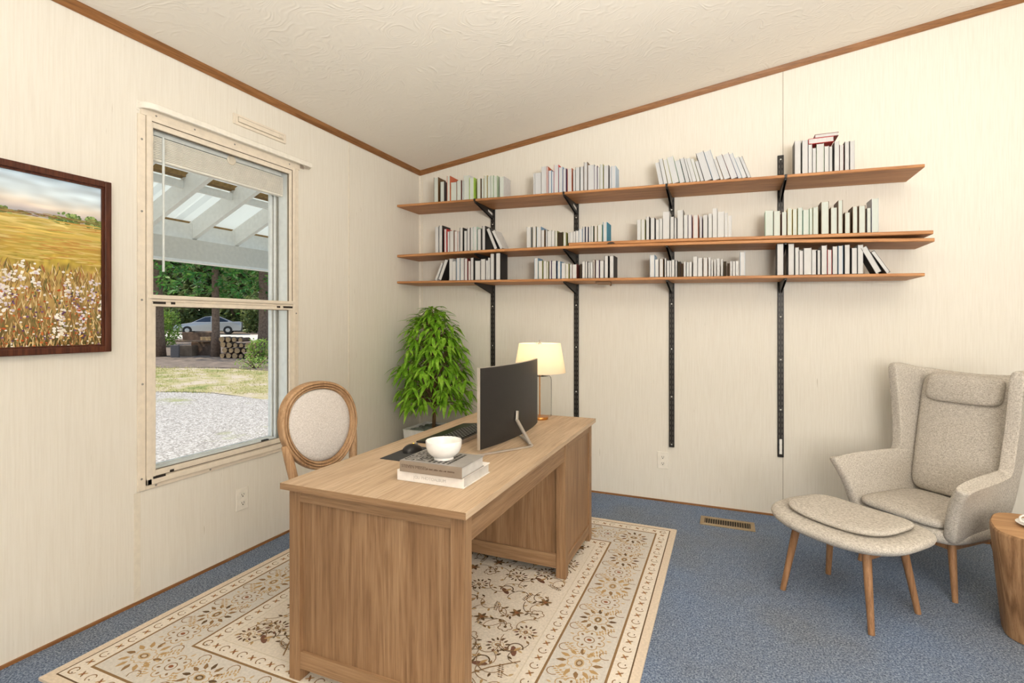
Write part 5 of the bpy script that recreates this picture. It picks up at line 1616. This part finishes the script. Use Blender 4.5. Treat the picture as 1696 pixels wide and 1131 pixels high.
def tree(name, label, d, px, tr, h, z0, cr, nb, npt, size, mat, seed, group=None):
    u = (px-848)/848.0
    p = spot(d, u*d); R = random.Random(seed)
    t_ = thing(name, label, 'tree', p, 0, group)
    m = MB(); pts = [(0.06*tr*math.sin(k*1.3), 0.06*tr*math.cos(k), h*k/10) for k in range(11)]; pts[0] = (0, 0, -0.15)
    m.tube(pts, [tr*1.35]+[tr*(1-.06*k) for k in range(1, 11)], 14)
    m.build('trunk', M['bark'], t_, smooth=True)
    m = MB(); crown_mesh(m, R, h, z0, cr, nb, npt, size); m.build('foliage', mat, t_)
    return t_
tree('fir_tree', 'thick fir trunk at the left edge of the window view beside a shrub', 22.0, 258, 0.30, 13, 3.3, 2.6, 80, 12, .26, M['fir'], 1)
tree('fir_tree', 'slim fir tree standing before the parked car and the wood pile', 22.6, 357, 0.165, 12, 2.75, 3.0, 110, 14, .24, M['fir'], 2)
tree('fir_tree', 'fir trunk at the right edge of the window view beyond the wood pile', 23.2, 437, 0.24, 13, 2.9, 2.7, 90, 12, .26, M['fir'], 3)
tree('fir_tree', 'dark fir tree standing behind the thick left trunk outside', 29.0, 262, 0.2, 14, 2.9, 3.2, 100, 12, .34, M['fir_dark'], 4)
tree('fir_tree', 'dark fir tree standing behind the right trunk outside', 30.0, 434, 0.2, 14, 3.0, 3.2, 100, 12, .34, M['fir_dark'], 5)
proto = None; R = random.Random(77)
for row, (d, off) in enumerate(((47.6, 0.0), (52.2, 1.8), (57.0, 0.4))):
    for k in range(-6, 9):
        l = -0.775*d+off+k*3.7
        p = spot(d+R.uniform(-.3, .3), l)
        if proto is None:
            proto = thing('forest_tree', 'dark evergreen tree in the forest edge behind the parked car', 'tree', p, 0, 'forest edge trees')
            m = MB(); m.tube([(0, 0, -.2), (0, 0, 7), (0, 0, 15)], [.28, .2, .05], 8); m.build('trunk', M['bark'], proto, smooth=True)
            m = MB(); crown_mesh(m, random.Random(5), 15, 0.4, 1.25, 200, 9, .5, .2); m.build('foliage', M['fir_dark'], proto)
            t_ = proto
        else:
            t_ = copy_tree(proto); t_.location = p
        t_.rotation_euler.z = R.uniform(0, 6.28)
def shrub(label, d, px, rad, h, n, size, mat, seed, name='shrub'):
    u = (px-848)/848.0; p = spot(d, u*d); R = random.Random(seed)
    t_ = thing(name, label, 'shrub', p)
    m = MB()
    for k in range(7):
        a = R.uniform(0, 6.28); m.tube([(0, 0, -.05), (rad*.4*math.cos(a), rad*.4*math.sin(a), h*.5), (rad*.7*math.cos(a), rad*.7*math.sin(a), h*.85)], [.03, .02, .008], 6)
    m.build('stems', M['bark'], t_, smooth=True)
    m = MB()
    for k in range(n):
        a = R.uniform(0, 6.28); v = R.random(); rr = rad*math.sqrt(R.random())*(0.55+0.45*math.sin(math.pi*(0.15+.7*v)))
        p_ = Vector((rr*math.cos(a), rr*math.sin(a), h*(0.05+0.95*v)))
        dv = Vector((R.uniform(-1, 1), R.uniform(-1, 1), R.uniform(-.8, .8))).normalized(); sd = dv.cross(Vector((R.uniform(-1, 1), R.uniform(-1, 1), 1))).normalized(); LL = size*R.uniform(.6, 1.3)
        m.add([p_, p_+dv*LL*.5+sd*LL*.3, p_+dv*LL, p_+dv*LL*.5-sd*LL*.3], [(0, 1, 2, 3)])
    m.build('foliage', mat, t_)
shrub('light green shrub beside the thick left trunk and the car', 27.5, 272, 0.85, 1.9, 1300, .16, M['shrub'], 1)
shrub('low green shrub at the right end of the log pile', 20.6, 427, 0.42, 0.95, 620, .11, M['shrub'], 2)
shrub('broad shrub in the shade behind the parked car', 44.2, 290, 1.2, 2.6, 1300, .32, M['fir_dark'], 3)
shrub('tall shrub in the shade right of the parked car', 45.4, 424, 1.2, 3.2, 1400, .32, M['fir_dark'], 4)
shrub('low sunlit weeds along the edge of the lawn near the log pile', 18.7, 424, 0.7, 0.40, 420, .07, M['shrub'], 6, 'weeds')

# ------------------------------------------------------------------ outside: wood pile
def at_px(d, px): return spot(d, (px-848)/848.0*d)
R = random.Random(41)
lg_spots = []
rows_ = [(368, 9, 0), (372, 8, 1), (369, 6, 2), (367, 4, 3)]
rowname = ['bottom row', 'second row', 'third row', 'top row']
nth = ['first', 'second', 'third', 'fourth', 'fifth', 'sixth', 'seventh', 'eighth', 'ninth']
for px0, n, r_ in rows_:
    for k in range(n):
        rad = R.uniform(.085, .125)
        p = at_px(22.0, px0+k*10.2)
        c_ = p+RT*R.uniform(-.015, .015)+Vector((0, 0, 0.125+r_*0.232+R.uniform(-.006, .006)))
        m = MB()
        L = R.uniform(.5, .7); ax = (NF+RT*R.uniform(-.04, .04)).normalized()
        nn = 14; u_ = Vector((0, 0, 1)); v_ = ax.cross(u_)
        rg = []
        for q, s in ((0, .97), (.02, 1.0), (L, 1.0)):
            rg.append([ax*q+(u_*math.sin(2*math.pi*i/nn)+v_*math.cos(2*math.pi*i/nn))*rad*s*(1+.06*math.sin(3*2*math.pi*i/nn+k)) for i in range(nn)])
        m.loft(rg, caps=False)
        root = m.build('log', M['log_bark'], loc=c_, smooth='auto')
        MB().add(rg[0], [tuple(range(nn))]).build('cut_face', M['cut_wood'], root)
        MB().add(rg[2], [tuple(range(nn))]).build('cut_face', M['cut_wood'], root)
        tag(root, f'cut log in the {rowname[r_]} of the log pile outside, {nth[k]} from left', 'log', 'logs stacked outside')
def block(name, label, d, px, w_, dp, h, mat, rot=0.0, cat='block', z=0.0):
    p = at_px(d, px); m = MB()
    rs = []
    for s, zz in ((.97, 0), (1, .03*h), (1, .95*h), (.96, h)):
        rs.append([(s*w_/2*sx*R.uniform(.95, 1.03), s*dp/2*sy, zz*R.uniform(.97, 1.03)) for sx, sy in ((-1, -1), (0, -1.04), (1, -1), (1, 1), (0, 1.04), (-1, 1))])
    m.loft(rs); o = m.build(name, mat, loc=p+Vector((0, 0, z)), rotz=YAW+rot, bevel=.015)
    return tag(o, label, cat)
block('concrete_block', 'tilted grey block leaning by the thick left trunk outside', 21.7, 290, .30, .25, .55, M['concrete'], .4)
block('lumber_stack', 'low stack of weathered boards left of the slim tree outside', 22.6, 312, .56, .5, .46, M['old_board'], .1, 'lumber')
block('lumber_stack', 'darker box shaped board stack touching the slim tree outside', 23.3, 340, .90, .6, .62, M['log_bark'], -.1, 'lumber')
block('timber_slab', 'flat timber slab lying across the board stacks outside', 22.8, 322, 1.5, .25, .07, M['old_board'], .05, 'timber', .63)
block('timber_slab', 'split timber piece lying on top of the dark board stack outside', 22.9, 344, .6, .25, .16, M['cut_wood'], -.3, 'timber', .70)
block('bark_heap', 'heap of bark and brush on top of the board stacks before the car', 24.2, 330, 1.3, .5, .42, M['log_bark'], 0, 'brush heap', .58)

# ------------------------------------------------------------------ outside: parked car
p = at_px(41.5, 347)
cdir = (-RT*math.cos(.42)-NF*math.sin(.42))
car = thing('car', 'silver sedan car parked on the driveway outside behind the slim tree', 'car', p+Vector((0, 0, 0.03)), math.atan2(-cdir.y, -cdir.x))
# local: front towards -x
low = [(-2.34, .26), (-2.40, .45), (-2.36, .62), (-2.20, .74), (-1.3, .90), (-.95, .95), (1.55, .98), (2.2, 1.0), (2.36, .92), (2.38, .60), (2.32, .28)]
m = MB(); rs = []
for y, s, dz in ((-.88, .965, -.02), (-.86, .985, 0), (-.70, 1.0, .015), (0, 1.01, .03), (.70, 1.0, .015), (.86, .985, 0), (.88, .965, -.02)):
    rs.append([(x*s, y, z+(dz if z > .6 else 0)) for x, z in low])
m.loft(rs); m.build('body', M['car_paint'], car, smooth='auto', angle=40)
base = [(-1.15, .93), (-.25, 1.40), (.15, 1.45), (.75, 1.43), (1.72, 1.0), (1.72, .93)]
m = MB(); rs = []
for y, tz in ((-.80, 0), (-.80, 0), (.80, 0)):
    rs.append([(x, y*(1-.24*max(0, (z-.95)/.5)), z) for x, z in base])
m.loft(rs[1:]); m.build('cabin', M['car_paint'], car, smooth='auto', angle=30)
def pane(name, pts, sy):
    m = MB(); q = [(x, sy*(.80*(1-.24*max(0, (z-.95)/.5))+.006), z) for x, z in pts]
    m.add(q, [tuple(range(len(q)))]); m.build(name, M['car_glass'], car)
for sy in (-1, 1):
    pane('side_window', [(-.93, .99), (-.22, 1.36), (.16, 1.40), (.16, .99)], sy)
    pane('side_window', [(.23, .99), (.23, 1.40), (.72, 1.385), (1.42, 1.06), (1.3, .99)], sy)
m = MB(); m.add([(-1.135, -.72, .965), (-1.135, .72, .965), (-.30, .60, 1.40), (-.30, -.60, 1.40)], [(0, 1, 2, 3)]); m.build('windscreen', M['car_glass'], car)
m = MB(); m.add([(.82, -.60, 1.42), (.82, .60, 1.42), (1.70, .70, 1.03), (1.70, -.70, 1.03)], [(0, 1, 2, 3)]); m.build('rear_window', M['car_glass'], car)
for x in (-1.42, 1.38):
    for sy in (-1, 1):
        m = MB(); m.lathe([(.22, -.11), (.315, -.10), (.33, -.05), (.33, .05), (.315, .10), (.22, .11)], (0, 0, 0), 24)
        m.v = [(x+a, sy*.80+c_, .33+b_) for a, b_, c_ in m.v]
        wh = m.build('wheel', M['tyre'], car, smooth='auto')
        m = MB(); m.lathe([(0, .115), (.08, .12), (.2, .105), (.225, .09), (.225, -.09), (0, -.1)], (0, 0, 0), 20)
        m.v = [(x+a, sy*(.80+c_), .33+b_) for a, b_, c_ in m.v]
        m.build('hub_cap', M['hub'], wh, smooth='auto')
for sy in (-1, 1):
    MB().box(-2.36, -2.16, sy*.62-.17, sy*.62+.17, .60, .74).build('headlight', M['headlight'], car, bevel=.03)
MB().box(-2.43, -2.38, -.42, .42, .50, .64).build('grille', M['tyre'], car, bevel=.01)
MB().box(-2.44, -2.40, -.16, .16, .36, .47).build('number_plate', M['sticker'], car)
